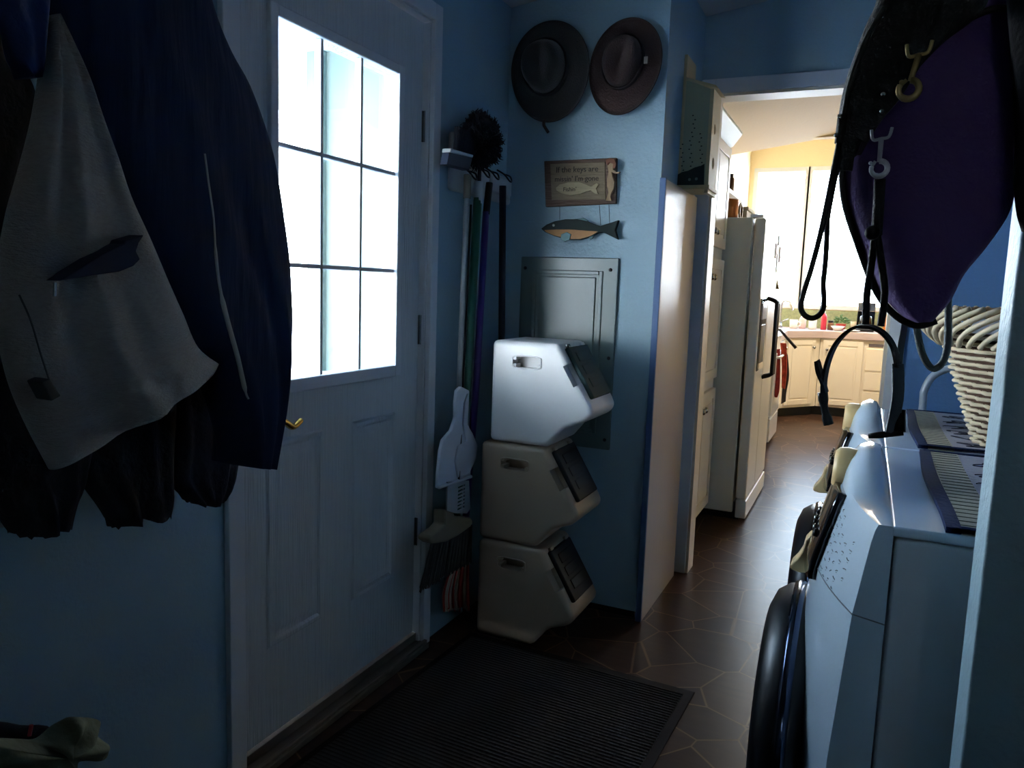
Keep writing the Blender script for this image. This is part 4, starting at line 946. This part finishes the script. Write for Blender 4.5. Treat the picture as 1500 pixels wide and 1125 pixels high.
# ============================================================ kitchen
def knob(p, n, m=None, r=.016, parent=None, name='knob'):
    return obj(name, lathe([(r*.5, 0), (r*.4, .012), (r, .018), (r*1.05, .026), (r*.6, .033)], p, axis=n, n=16), m or M_steel, parent, smooth=True)
def cab_door(parent, p0, u, w, h, nrm, knob_at=None, name='door', m=None, frame=.055):
    """framed door: slab with raised rails and a raised centre field"""
    u = Vector(u).normalized(); nrm = Vector(nrm).normalized(); Z = Vector((0, 0, 1)); p0 = Vector(p0); m = m or M_cream
    def bxq(bm, a0, a1, b0, b1, d0, d1):
        add_prism(bm, [p0+u*a0+Z*b0+nrm*d0, p0+u*a1+Z*b0+nrm*d0, p0+u*a1+Z*b1+nrm*d0, p0+u*a0+Z*b1+nrm*d0], nrm*(d1-d0))
    bm = NB(); bxq(bm, 0, w, 0, h, 0, .014)
    if frame and h > .2:
        bxq(bm, 0, frame, 0, h, .014, .020); bxq(bm, w-frame, w, 0, h, .014, .020); bxq(bm, frame, w-frame, 0, frame, .014, .020); bxq(bm, frame, w-frame, h-frame, h, .014, .020)
        bxq(bm, frame+.018, w-frame-.018, frame+.018, h-frame-.018, .014, .019)
    d = obj(name, bm, m, parent, bevel=.002)
    if knob_at: knob(p0+u*knob_at[0]+Z*knob_at[1]+nrm*.018, nrm, parent=d)
    return d
# tall pantry
PXF = -.765
t = thing('pantry_cabinet', 'tall cream pantry cabinet with panelled doors just inside the kitchen', 'cabinet', (-1.05, 4.0, 0)); bpy.context.view_layer.update()
obj('carcass', box((KX0+.006, 3.58, .07), (PXF, 4.44, 2.10)), M_cream, t, bevel=.002)
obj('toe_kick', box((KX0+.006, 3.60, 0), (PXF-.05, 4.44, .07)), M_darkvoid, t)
obj('crown', prism([(PXF, 3.58, 2.08), (PXF+.02, 3.58, 2.09), (PXF+.065, 3.58, 2.15), (PXF+.065, 3.58, 2.165), (PXF, 3.58, 2.165)], (0, .87, 0)), mat('pale_crown_paint', (226, 232, 214), .5), t, bevel=.003)
for (za, zb, kz) in ((1.53, 2.07, .07), (.82, 1.47, .55), (.09, .76, .59)):
    cab_door(t, (PXF, 3.60, za), (0, 1, 0), .405, zb-za, (1, 0, 0), (.375, kz)); cab_door(t, (PXF, 4.015, za), (0, 1, 0), .405, zb-za, (1, 0, 0), (.03, kz))
# fridge
t = thing('refrigerator', 'white side-by-side refrigerator with a black ice dispenser beyond the pantry', 'refrigerator', (-.95, 4.9, 0)); bpy.context.view_layer.update()
FX = -.545
obj('body', box((KX0+.03, 4.46, .04), (-.615, 5.34, 1.71)), mat('cream_fridge_side', (214, 206, 182), .5, bump=.15, bscale=200), t, bevel=.006)
obj('base_grille', box((KX0+.08, 4.48, 0), (-.58, 5.32, .10)), M_darkvoid, t)
obj('top_hinge_cover', box((-.63, 4.47, 1.71), (-.56, 4.56, 1.728)), M_app, t, bevel=.004)
d1 = obj('door', box((-.603, 4.46, .125), (FX, 4.83, 1.705)), mat('fridge_white', (228, 220, 200), .35), t, bevel=.01, seg=3)
d2 = obj('door', box((-.603, 4.84, .125), (FX, 5.34, 1.705)), MATS['fridge_white'], t, bevel=.01, seg=3)
obj('kick_plate', box((-.60, 4.47, .01), (FX+.005, 5.33, .115)), MATS['fridge_white'], t, bevel=.006)
obj('dispenser', box((FX-.002, 4.50, .86), (FX+.006, 4.76, 1.27)), M_blk_gloss, d1, bevel=.003)
obj('dispenser_bay', box((FX+.004, 4.54, .90), (FX+.008, 4.73, 1.12)), M_black, d1, bevel=.003)
obj('dispenser_panel', box((FX+.005, 4.54, 1.15), (FX+.010, 4.73, 1.24)), M_app, d1, bevel=.003)
for y, dd in ((4.80, d1), (4.87, d2)):
    obj('handle', tube(spl([(FX, y, .80), (FX+.05, y, .82), (FX+.055, y, .86), (FX+.055, y, 1.20), (FX+.05, y, 1.25), (FX, y, 1.27)], 4), .012), M_black, dd, smooth=True)
# things hung on the fridge
mat('brown_paper', (120, 84, 60), .7)
for k, (y, z, w, h, m, lb) in enumerate(((5.05, 1.56, .10, .09, 'brown_paper', 'brown paper note on the refrigerator front, nearest to the camera'), (5.16, 1.49, .09, .12, 'white_paper', 'white paper note low between the brown notes on the refrigerator'), (5.275, 1.55, .09, .10, 'brown_paper', 'brown paper note at the far edge of the refrigerator front'), (5.17, 1.63, .08, .06, 'grey_photo', 'small grey photo, topmost on the refrigerator front'))):
    m = mat(m, {'brown_paper': (120, 84, 60), 'white_paper': (228, 224, 212), 'grey_photo': (110, 108, 104)}[m], .6)
    tag(obj('paper_note', box((FX+.001, y-w/2, z-h/2), (FX+.0035, y+w/2, z+h/2)), m), lb, 'paper note', 'papers on the refrigerator')
t = thing('hanging_towel', 'tan and white flared towel hanging from the refrigerator front', 'towel', (FX+.04, 5.25, 1.42)); bpy.context.view_layer.update()
drape('cloth', [(1131, 368), (1129, 390), (1126, 410), (1124, 423)], [(1135, 368), (1136, 390), (1139, 410), (1142, 424)], 'y', 5.25, .02, mat('tan_towel', (176, 156, 112), .9), t, folds=4, amp=.006, seed=70)
drape('stripe', [(1132, 370), (1131, 395), (1131, 424)], [(1134, 370), (1134, 395), (1135, 424)], 'y', 5.225, .006, mat('brown_towel_stripe', (126, 92, 52), .9), t, folds=1, amp=.0, seed=71)
# shelf over the fridge
t = thing('wall_shelf', 'white wooden shelf above the refrigerator', 'shelf', (-1.1, 4.9, 1.93)); bpy.context.view_layer.update()
obj('board', box((KX0, 4.50, 1.915), (-.84, 5.55, 1.94)), M_trim, t, bevel=.003); obj('bracket', box((KX0, 4.6, 1.78), (-1.1, 4.62, 1.915)), M_trim, t); obj('bracket', box((KX0, 5.4, 1.78), (-1.1, 5.42, 1.915)), M_trim, t)
t = thing('storage_basket', 'brown woven basket on the white shelf above the refrigerator', 'basket', (-.95, 4.75, 1.94)); bpy.context.view_layer.update()
obj('basket_body', lathe([(.085, 0), (.10, .02), (.11, .13), (.10, .135), (.09, .02)], (-.95, 4.78, 1.941), n=20), mat('brown_weave', (120, 92, 66), .8, bump=.8, bscale=90), t, smooth=True)
t = thing('jar', 'small dark jar on the white shelf above the refrigerator', 'jar', (-.9, 5.2, 1.941)); bpy.context.view_layer.update()
obj('jar_body', lathe([(.03, 0), (.035, .01), (.035, .09), (.025, .1)], (-.89, 5.25, 1.941), n=16), mat('brown_jar', (90, 60, 40), .3), t, smooth=True); obj('lid', lathe([(.027, 0), (.027, .02)], (-.89, 5.25, 2.041), n=16), M_black, t, smooth=True)
t = thing('copper_pot', 'copper-coloured pot with a ring handle on top of the refrigerator', 'pot', (-.85, 4.75, 1.711)); bpy.context.view_layer.update()
Mc = mat('copper', (150, 96, 56), .35, .8)
obj('pot_body', lathe([(.07, 0), (.085, .02), (.085, .12), (.08, .125), (.075, .02)], (-.82, 4.72, 1.712), n=24), Mc, t, smooth=True)
obj('ring_handle', tube([Vector((-.735, 4.72, 1.77))+Vector((.012, math.cos(a)*.045, math.sin(a)*.045)) for a in [2*math.pi*k/20 for k in range(20)]], .006, closed=True), mat('dark_brass', (120, 100, 60), .4, .8), t, smooth=True)
t = thing('storage_box', 'cream box on top of the refrigerator beside the copper pot', 'box', (-.85, 5.1, 1.711)); bpy.context.view_layer.update()
obj('box_body', box((-.95, 4.95, 1.712), (-.72, 5.25, 1.80)), mat('cream_box', (206, 190, 150), .7), t, bevel=.005); obj('lid', box((-.96, 4.94, 1.80), (-.71, 5.26, 1.82)), MATS['cream_box'], t, bevel=.004)
# base cabinets + stove along the left
CT = .93; M_ctr = mat('lavender_beige_laminate', (196, 176, 172), .3)
t = thing('base_cabinet', 'cream base cabinets between the refrigerator and the stove', 'cabinet', (-1.05, 6.1, 0)); bpy.context.view_layer.update()
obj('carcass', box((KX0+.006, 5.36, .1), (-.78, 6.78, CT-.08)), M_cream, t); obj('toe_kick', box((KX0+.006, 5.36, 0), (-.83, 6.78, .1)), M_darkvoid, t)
for k in range(3): cab_door(t, (-.78, 5.38+.466*k, .12), (0, 1, 0), .45, .70, (1, 0, 0), (.41, .62))
t = thing('stove', 'white kitchen stove with dish towels on its oven handle', 'stove', (-1.05, 7.12, 0)); bpy.context.view_layer.update()
SXF = -.70
obj('body', box((KX0+.02, 6.80, .02), (SXF, 7.44, CT-.01)), M_app, t, bevel=.006); obj('cooktop', box((KX0+.02, 6.795, CT-.01), (SXF+.012, 7.445, CT+.012)), M_app, t, bevel=.004)
for (x, y) in ((-1.2, 6.96), (-.9, 6.96), (-1.2, 7.28), (-.9, 7.28)): obj('burner', lathe([(.09, 0), (.09, .012), (.07, .016)], (x, y, CT+.012), n=20), M_black, t, smooth=True)
od = obj('oven_door', box((SXF, 6.82, .26), (SXF+.025, 7.42, .80)), M_app, t, bevel=.006); obj('storage_drawer', box((SXF, 6.82, .04), (SXF+.022, 7.42, .24)), M_app, t, bevel=.006)
obj('oven_handle', tube([(SXF+.02, 6.86, .765), (SXF+.055, 6.88, .77), (SXF+.055, 7.36, .77), (SXF+.02, 7.38, .765)], .012), M_app, od, smooth=True)
obj('backguard', box((KX0+.02, 6.80, CT), (KX0+.08, 7.44, 1.1)), M_app, t, bevel=.005)
def twl(name, label, L, Rr, y, m, **k):
    t = thing(name, label, 'towel', P(L[0], 'y', y), 'towels on the oven handle'); bpy.context.view_layer.update(); drape('cloth', L, Rr, 'y', y, .012, m, t, folds=3, amp=.004, **k)
M_red = mat('red_white_print', (176, 66, 44), .9, var=.9, vscale=28)
twl('dish_towel', 'red and cream patterned dish towel, nearer of the towels on the oven handle', [(1136, 512), (1134, 545), (1132, 570), (1135, 582)], [(1143, 511), (1143, 545), (1142, 570), (1139, 582)], 6.98, mat('dark_red_print', (140, 44, 40), .9, var=.7, vscale=30), seed=80)
twl('dish_towel', 'orange-red and white dish towel in the middle of the oven handle', [(1143, 502), (1145, 530), (1145, 550), (1145, 568)], [(1152, 503), (1153, 530), (1152, 552), (1150, 570)], 7.15, M_red, seed=81)
twl('dish_towel', 'dark grey dish towel hanging lowest behind the red ones on the stove', [(1147, 505), (1148, 540), (1146, 565), (1144, 592)], [(1154, 520), (1156, 550), (1152, 575), (1151, 588)], 7.30, mat('dark_grey_towel', (70, 66, 62), .9), seed=82)
t = thing('frying_pan', 'black frying pan on the stove with its handle sticking out', 'pan', (-.9, 7.28, CT+.028)); bpy.context.view_layer.update()
obj('pan_body', lathe([(.09, 0), (.12, .035), (.115, .037), (.085, .006)], (-.90, 7.28, CT+.029), n=24), M_black, t, smooth=True)
obj('pan_handle', tube([(-.79, 7.28, CT+.06), (-.70, 7.29, CT+.055), P((1166, 510), 'y', 7.3)], [.009, .013, .014]), M_black, t, smooth=True)
# corner and far base cabinets
t = thing('corner_cabinet', 'cream diagonal corner base cabinet at the far end of the kitchen', 'cabinet', (-.9, 9.0, 0)); bpy.context.view_layer.update()
c1 = Vector((-.775, 8.57, 0)); c2 = Vector((-.445, 9.03, 0)); ud = (c2-c1).normalized(); nd = Vector((ud.y, -ud.x, 0))
foot = [(KX0, 7.45), (-.775, 7.45), c1.xy, c2.xy, (c2.x, KY-.02), (KX0, KY-.02)]
obj('carcass', prism([Vector((*p, .1)) for p in foot], (0, 0, CT-.18)), M_cream, t)
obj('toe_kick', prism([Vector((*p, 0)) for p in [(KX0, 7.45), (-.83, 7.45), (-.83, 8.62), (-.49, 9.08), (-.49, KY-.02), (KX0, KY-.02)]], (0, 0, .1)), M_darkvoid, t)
Ld = (c2-c1).length
cab_door(t, c1+ud*.05+Vector((0, 0, .13)), ud, Ld-.14, .70, nd, (Ld-.18, .62))
for k in range(2): cab_door(t, (-.775, 7.47+.54*k, .13), (0, 1, 0), .52, .70, (1, 0, 0), (.46, .62))
t = thing('far_base_cabinet', 'cream base cabinet with a door and a stack of drawers under the window', 'cabinet', (0, 9.3, 0)); bpy.context.view_layer.update()
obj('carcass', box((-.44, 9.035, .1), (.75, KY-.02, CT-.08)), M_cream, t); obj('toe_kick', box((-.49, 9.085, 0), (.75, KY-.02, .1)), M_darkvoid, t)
cab_door(t, (-.41, 9.035, .13), (1, 0, 0), .40, .70, (0, -1, 0), (.045, .60))
xa = .02
for k, (za, h) in enumerate(((.13, .17), (.32, .19), (.53, .23))):
    cab_door(t, (xa, 9.035, za), (1, 0, 0), .42, h, (0, -1, 0), (.21, h/2), name='drawer', frame=0)
obj('vent_slot', box((xa+.02, 9.028, .785), (xa+.40, 9.036, .815)), mat('slot_shadow_grey', (96, 84, 84), .6), t)
cab_door(t, (.46, 9.035, .13), (1, 0, 0), .27, .70, (0, -1, 0), (.045, .60))
ct_ = thing('countertop', 'lavender-beige laminate countertop running round the kitchen corner', 'countertop', (-.5, 9.3, CT-.08)); bpy.context.view_layer.update()
fo = [(KX0, 7.45), (-.745, 7.45), (-.745, 8.56), (-.425, 9.005), (.76, 9.005), (.76, KY-.015), (KX0, KY-.015)]
obj('slab', prism([Vector((*p, CT-.079)) for p in fo], (0, 0, .079)), M_ctr, ct_, bevel=.006)
struct('trim_5', box((KX0+.002, KY-.014, CT+.001), (.76, KY-.001, 1.14)), mat('patterned_backsplash', (140, 146, 108), .5, var=.5, vscale=40))
t = thing('countertop', 'narrow laminate countertop between the refrigerator and the stove', 'countertop', (-1.05, 6.1, CT-.08)); bpy.context.view_layer.update(); obj('slab', box((KX0, 5.36, CT-.079), (-.745, 6.785, CT)), M_ctr, t, bevel=.005)
# sink faucet and the clutter on the counter
t = thing('faucet', 'chrome gooseneck faucet at the kitchen sink', 'faucet', (-.72, 9.3, CT)); bpy.context.view_layer.update()
fx = P((1142, 480), 'y', 9.35)
obj('base', lathe([(.03, 0), (.028, .02), (.018, .06)], (fx.x, 9.35, CT), n=16), M_steel, t, smooth=True)
obj('spout', tube(spl([Vector((fx.x, 9.35, CT+.05)), Vector((fx.x, 9.35, CT+.22)), Vector((fx.x+.03, 9.30, CT+.30)), Vector((fx.x+.10, 9.24, CT+.29)), Vector((fx.x+.14, 9.22, CT+.20))], 5), .012), M_steel, t, smooth=True)
obj('lever', tube([(fx.x, 9.35, CT+.06), (fx.x+.09, 9.33, CT+.10)], .007), M_steel, t, smooth=True)
def bottle(name, label, cat, px, y, prof, m, extra=None):
    x = P(px, 'y', y).x; t = thing(name, label, cat, (x, y, CT)); bpy.context.view_layer.update()
    obj('body', lathe(prof, (x, y, CT+.001), n=20), m, t, smooth=True)
    if extra: extra(t, x, y)
cap = lambda z, r, m: (lambda t, x, y: obj('cap', lathe([(r, 0), (r, .025)], (x, y, CT+z), n=14), m, t, smooth=True))
mwhite = mat('white_ceramic', (236, 232, 226), .25)
bottle('mug', 'white mug on the counter left of the faucet loop', 'mug', (1162, 480), 9.2, [(.04, 0), (.045, .1), (.04, .1), (.035, .01)], mwhite, lambda t, x, y: obj('handle', tube([(x+.04, y, CT+.08), (x+.075, y, CT+.07), (x+.075, y, CT+.04), (x+.04, y, CT+.025)], .006), mwhite, t))
bottle('soap_dispenser', 'pinkish clear soap bottle with a pump on the counter', 'bottle', (1175, 478), 9.3, [(.035, 0), (.04, .02), (.04, .10), (.015, .14)], mat('pink_clear', (214, 180, 170), .2), cap(.141, .012, mwhite))
bottle('glass_jar', 'pale glass jar on the counter beside the white pitcher', 'jar', (1190, 478), 9.25, [(.04, 0), (.045, .02), (.045, .11), (.04, .12)], mat('pale_glass', (224, 228, 224), .1), cap(.121, .04, mwhite))
bottle('red_bottle', 'tall red bottle standing on the kitchen counter', 'bottle', (1206, 480), 9.25, [(.028, 0), (.03, .01), (.03, .15), (.012, .18)], mat('red_bottle', (176, 36, 60), .3), cap(.181, .012, mwhite))
bottle('brown_jar', 'small brown jar to the right of the red bottle', 'jar', (1216, 482), 9.3, [(.03, 0), (.032, .07), (.028, .08)], mat('brown_glass', (120, 84, 60), .2), cap(.081, .028, M_black))
bottle('bowl', 'white bowl on the counter below the plant', 'bowl', (1227, 482), 9.18, [(.03, 0), (.075, .05), (.07, .05), (.025, .008)], mwhite)
bottle('plate', 'round white plate with red rim lying at the middle of the counter', 'plate', (1247, 486), 9.09, [(.05, 0), (.09, .015), (.085, .018), (.045, .005)], mwhite)
x = P((1232, 475), 'y', 9.42).x; t = thing('potted_plant', 'small green plant with red flowers in a red pot by the window', 'potted plant', (x, 9.42, CT)); bpy.context.view_layer.update()
obj('pot', lathe([(.04, 0), (.055, .07), (.05, .07), (.03, .01)], (x, 9.42, CT+.001), n=18), mat('red_pot', (176, 48, 30), .5), t, smooth=True)
bm = NB(); rnd = random.Random(8)
for k in range(70):
    d = Vector((rnd.gauss(0, 1), rnd.gauss(0, .6), abs(rnd.gauss(0, 1)))).normalized()*rnd.uniform(.04, .09); add_ball(bm, Vector((x, 9.42, CT+.08))+d, .014, sx=1.2, sy=.6, sz=.5, n=6)
obj('leaves', bm, mat('plant_green', (72, 104, 50), .6), t)
bottle('mug', 'cream mug on the counter right of the plant', 'mug', (1252, 476), 9.5, [(.04, 0), (.045, .1), (.04, .1), (.035, .01)], mat('cream_mug', (220, 200, 170), .4), lambda t, x, y: obj('handle', tube([(x+.04, y, CT+.08), (x+.075, y, CT+.07), (x+.075, y, CT+.04), (x+.04, y, CT+.025)], .006), MATS['cream_mug'], t))
x = P((1268, 470), 'y', 9.35).x; t = thing('coffee_maker', 'black and chrome coffee maker on the counter behind the collar', 'coffee maker', (x, 9.35, CT)); bpy.context.view_layer.update()
obj('base', box((x-.09, 9.27, CT+.001), (x+.09, 9.47, CT+.03)), M_black, t, bevel=.006); obj('tank', box((x-.09, 9.39, CT+.03), (x+.09, 9.47, CT+.30)), M_blk_gloss, t, bevel=.006); obj('head', box((x-.09, 9.27, CT+.22), (x+.09, 9.39, CT+.32)), M_steel, t, bevel=.01); obj('carafe', lathe([(.05, 0), (.07, .05), (.06, .13), (.04, .15)], (x, 9.33, CT+.032), n=20), M_blk_gloss, t, smooth=True)
bottle('spice_jar', 'amber glass jar with a gold lid at the right end of the counter', 'jar', (1302, 470), 9.3, [(.05, 0), (.055, .02), (.055, .15), (.045, .17)], mat('amber_glass', (166, 104, 52), .2), cap(.171, .045, M_brass))
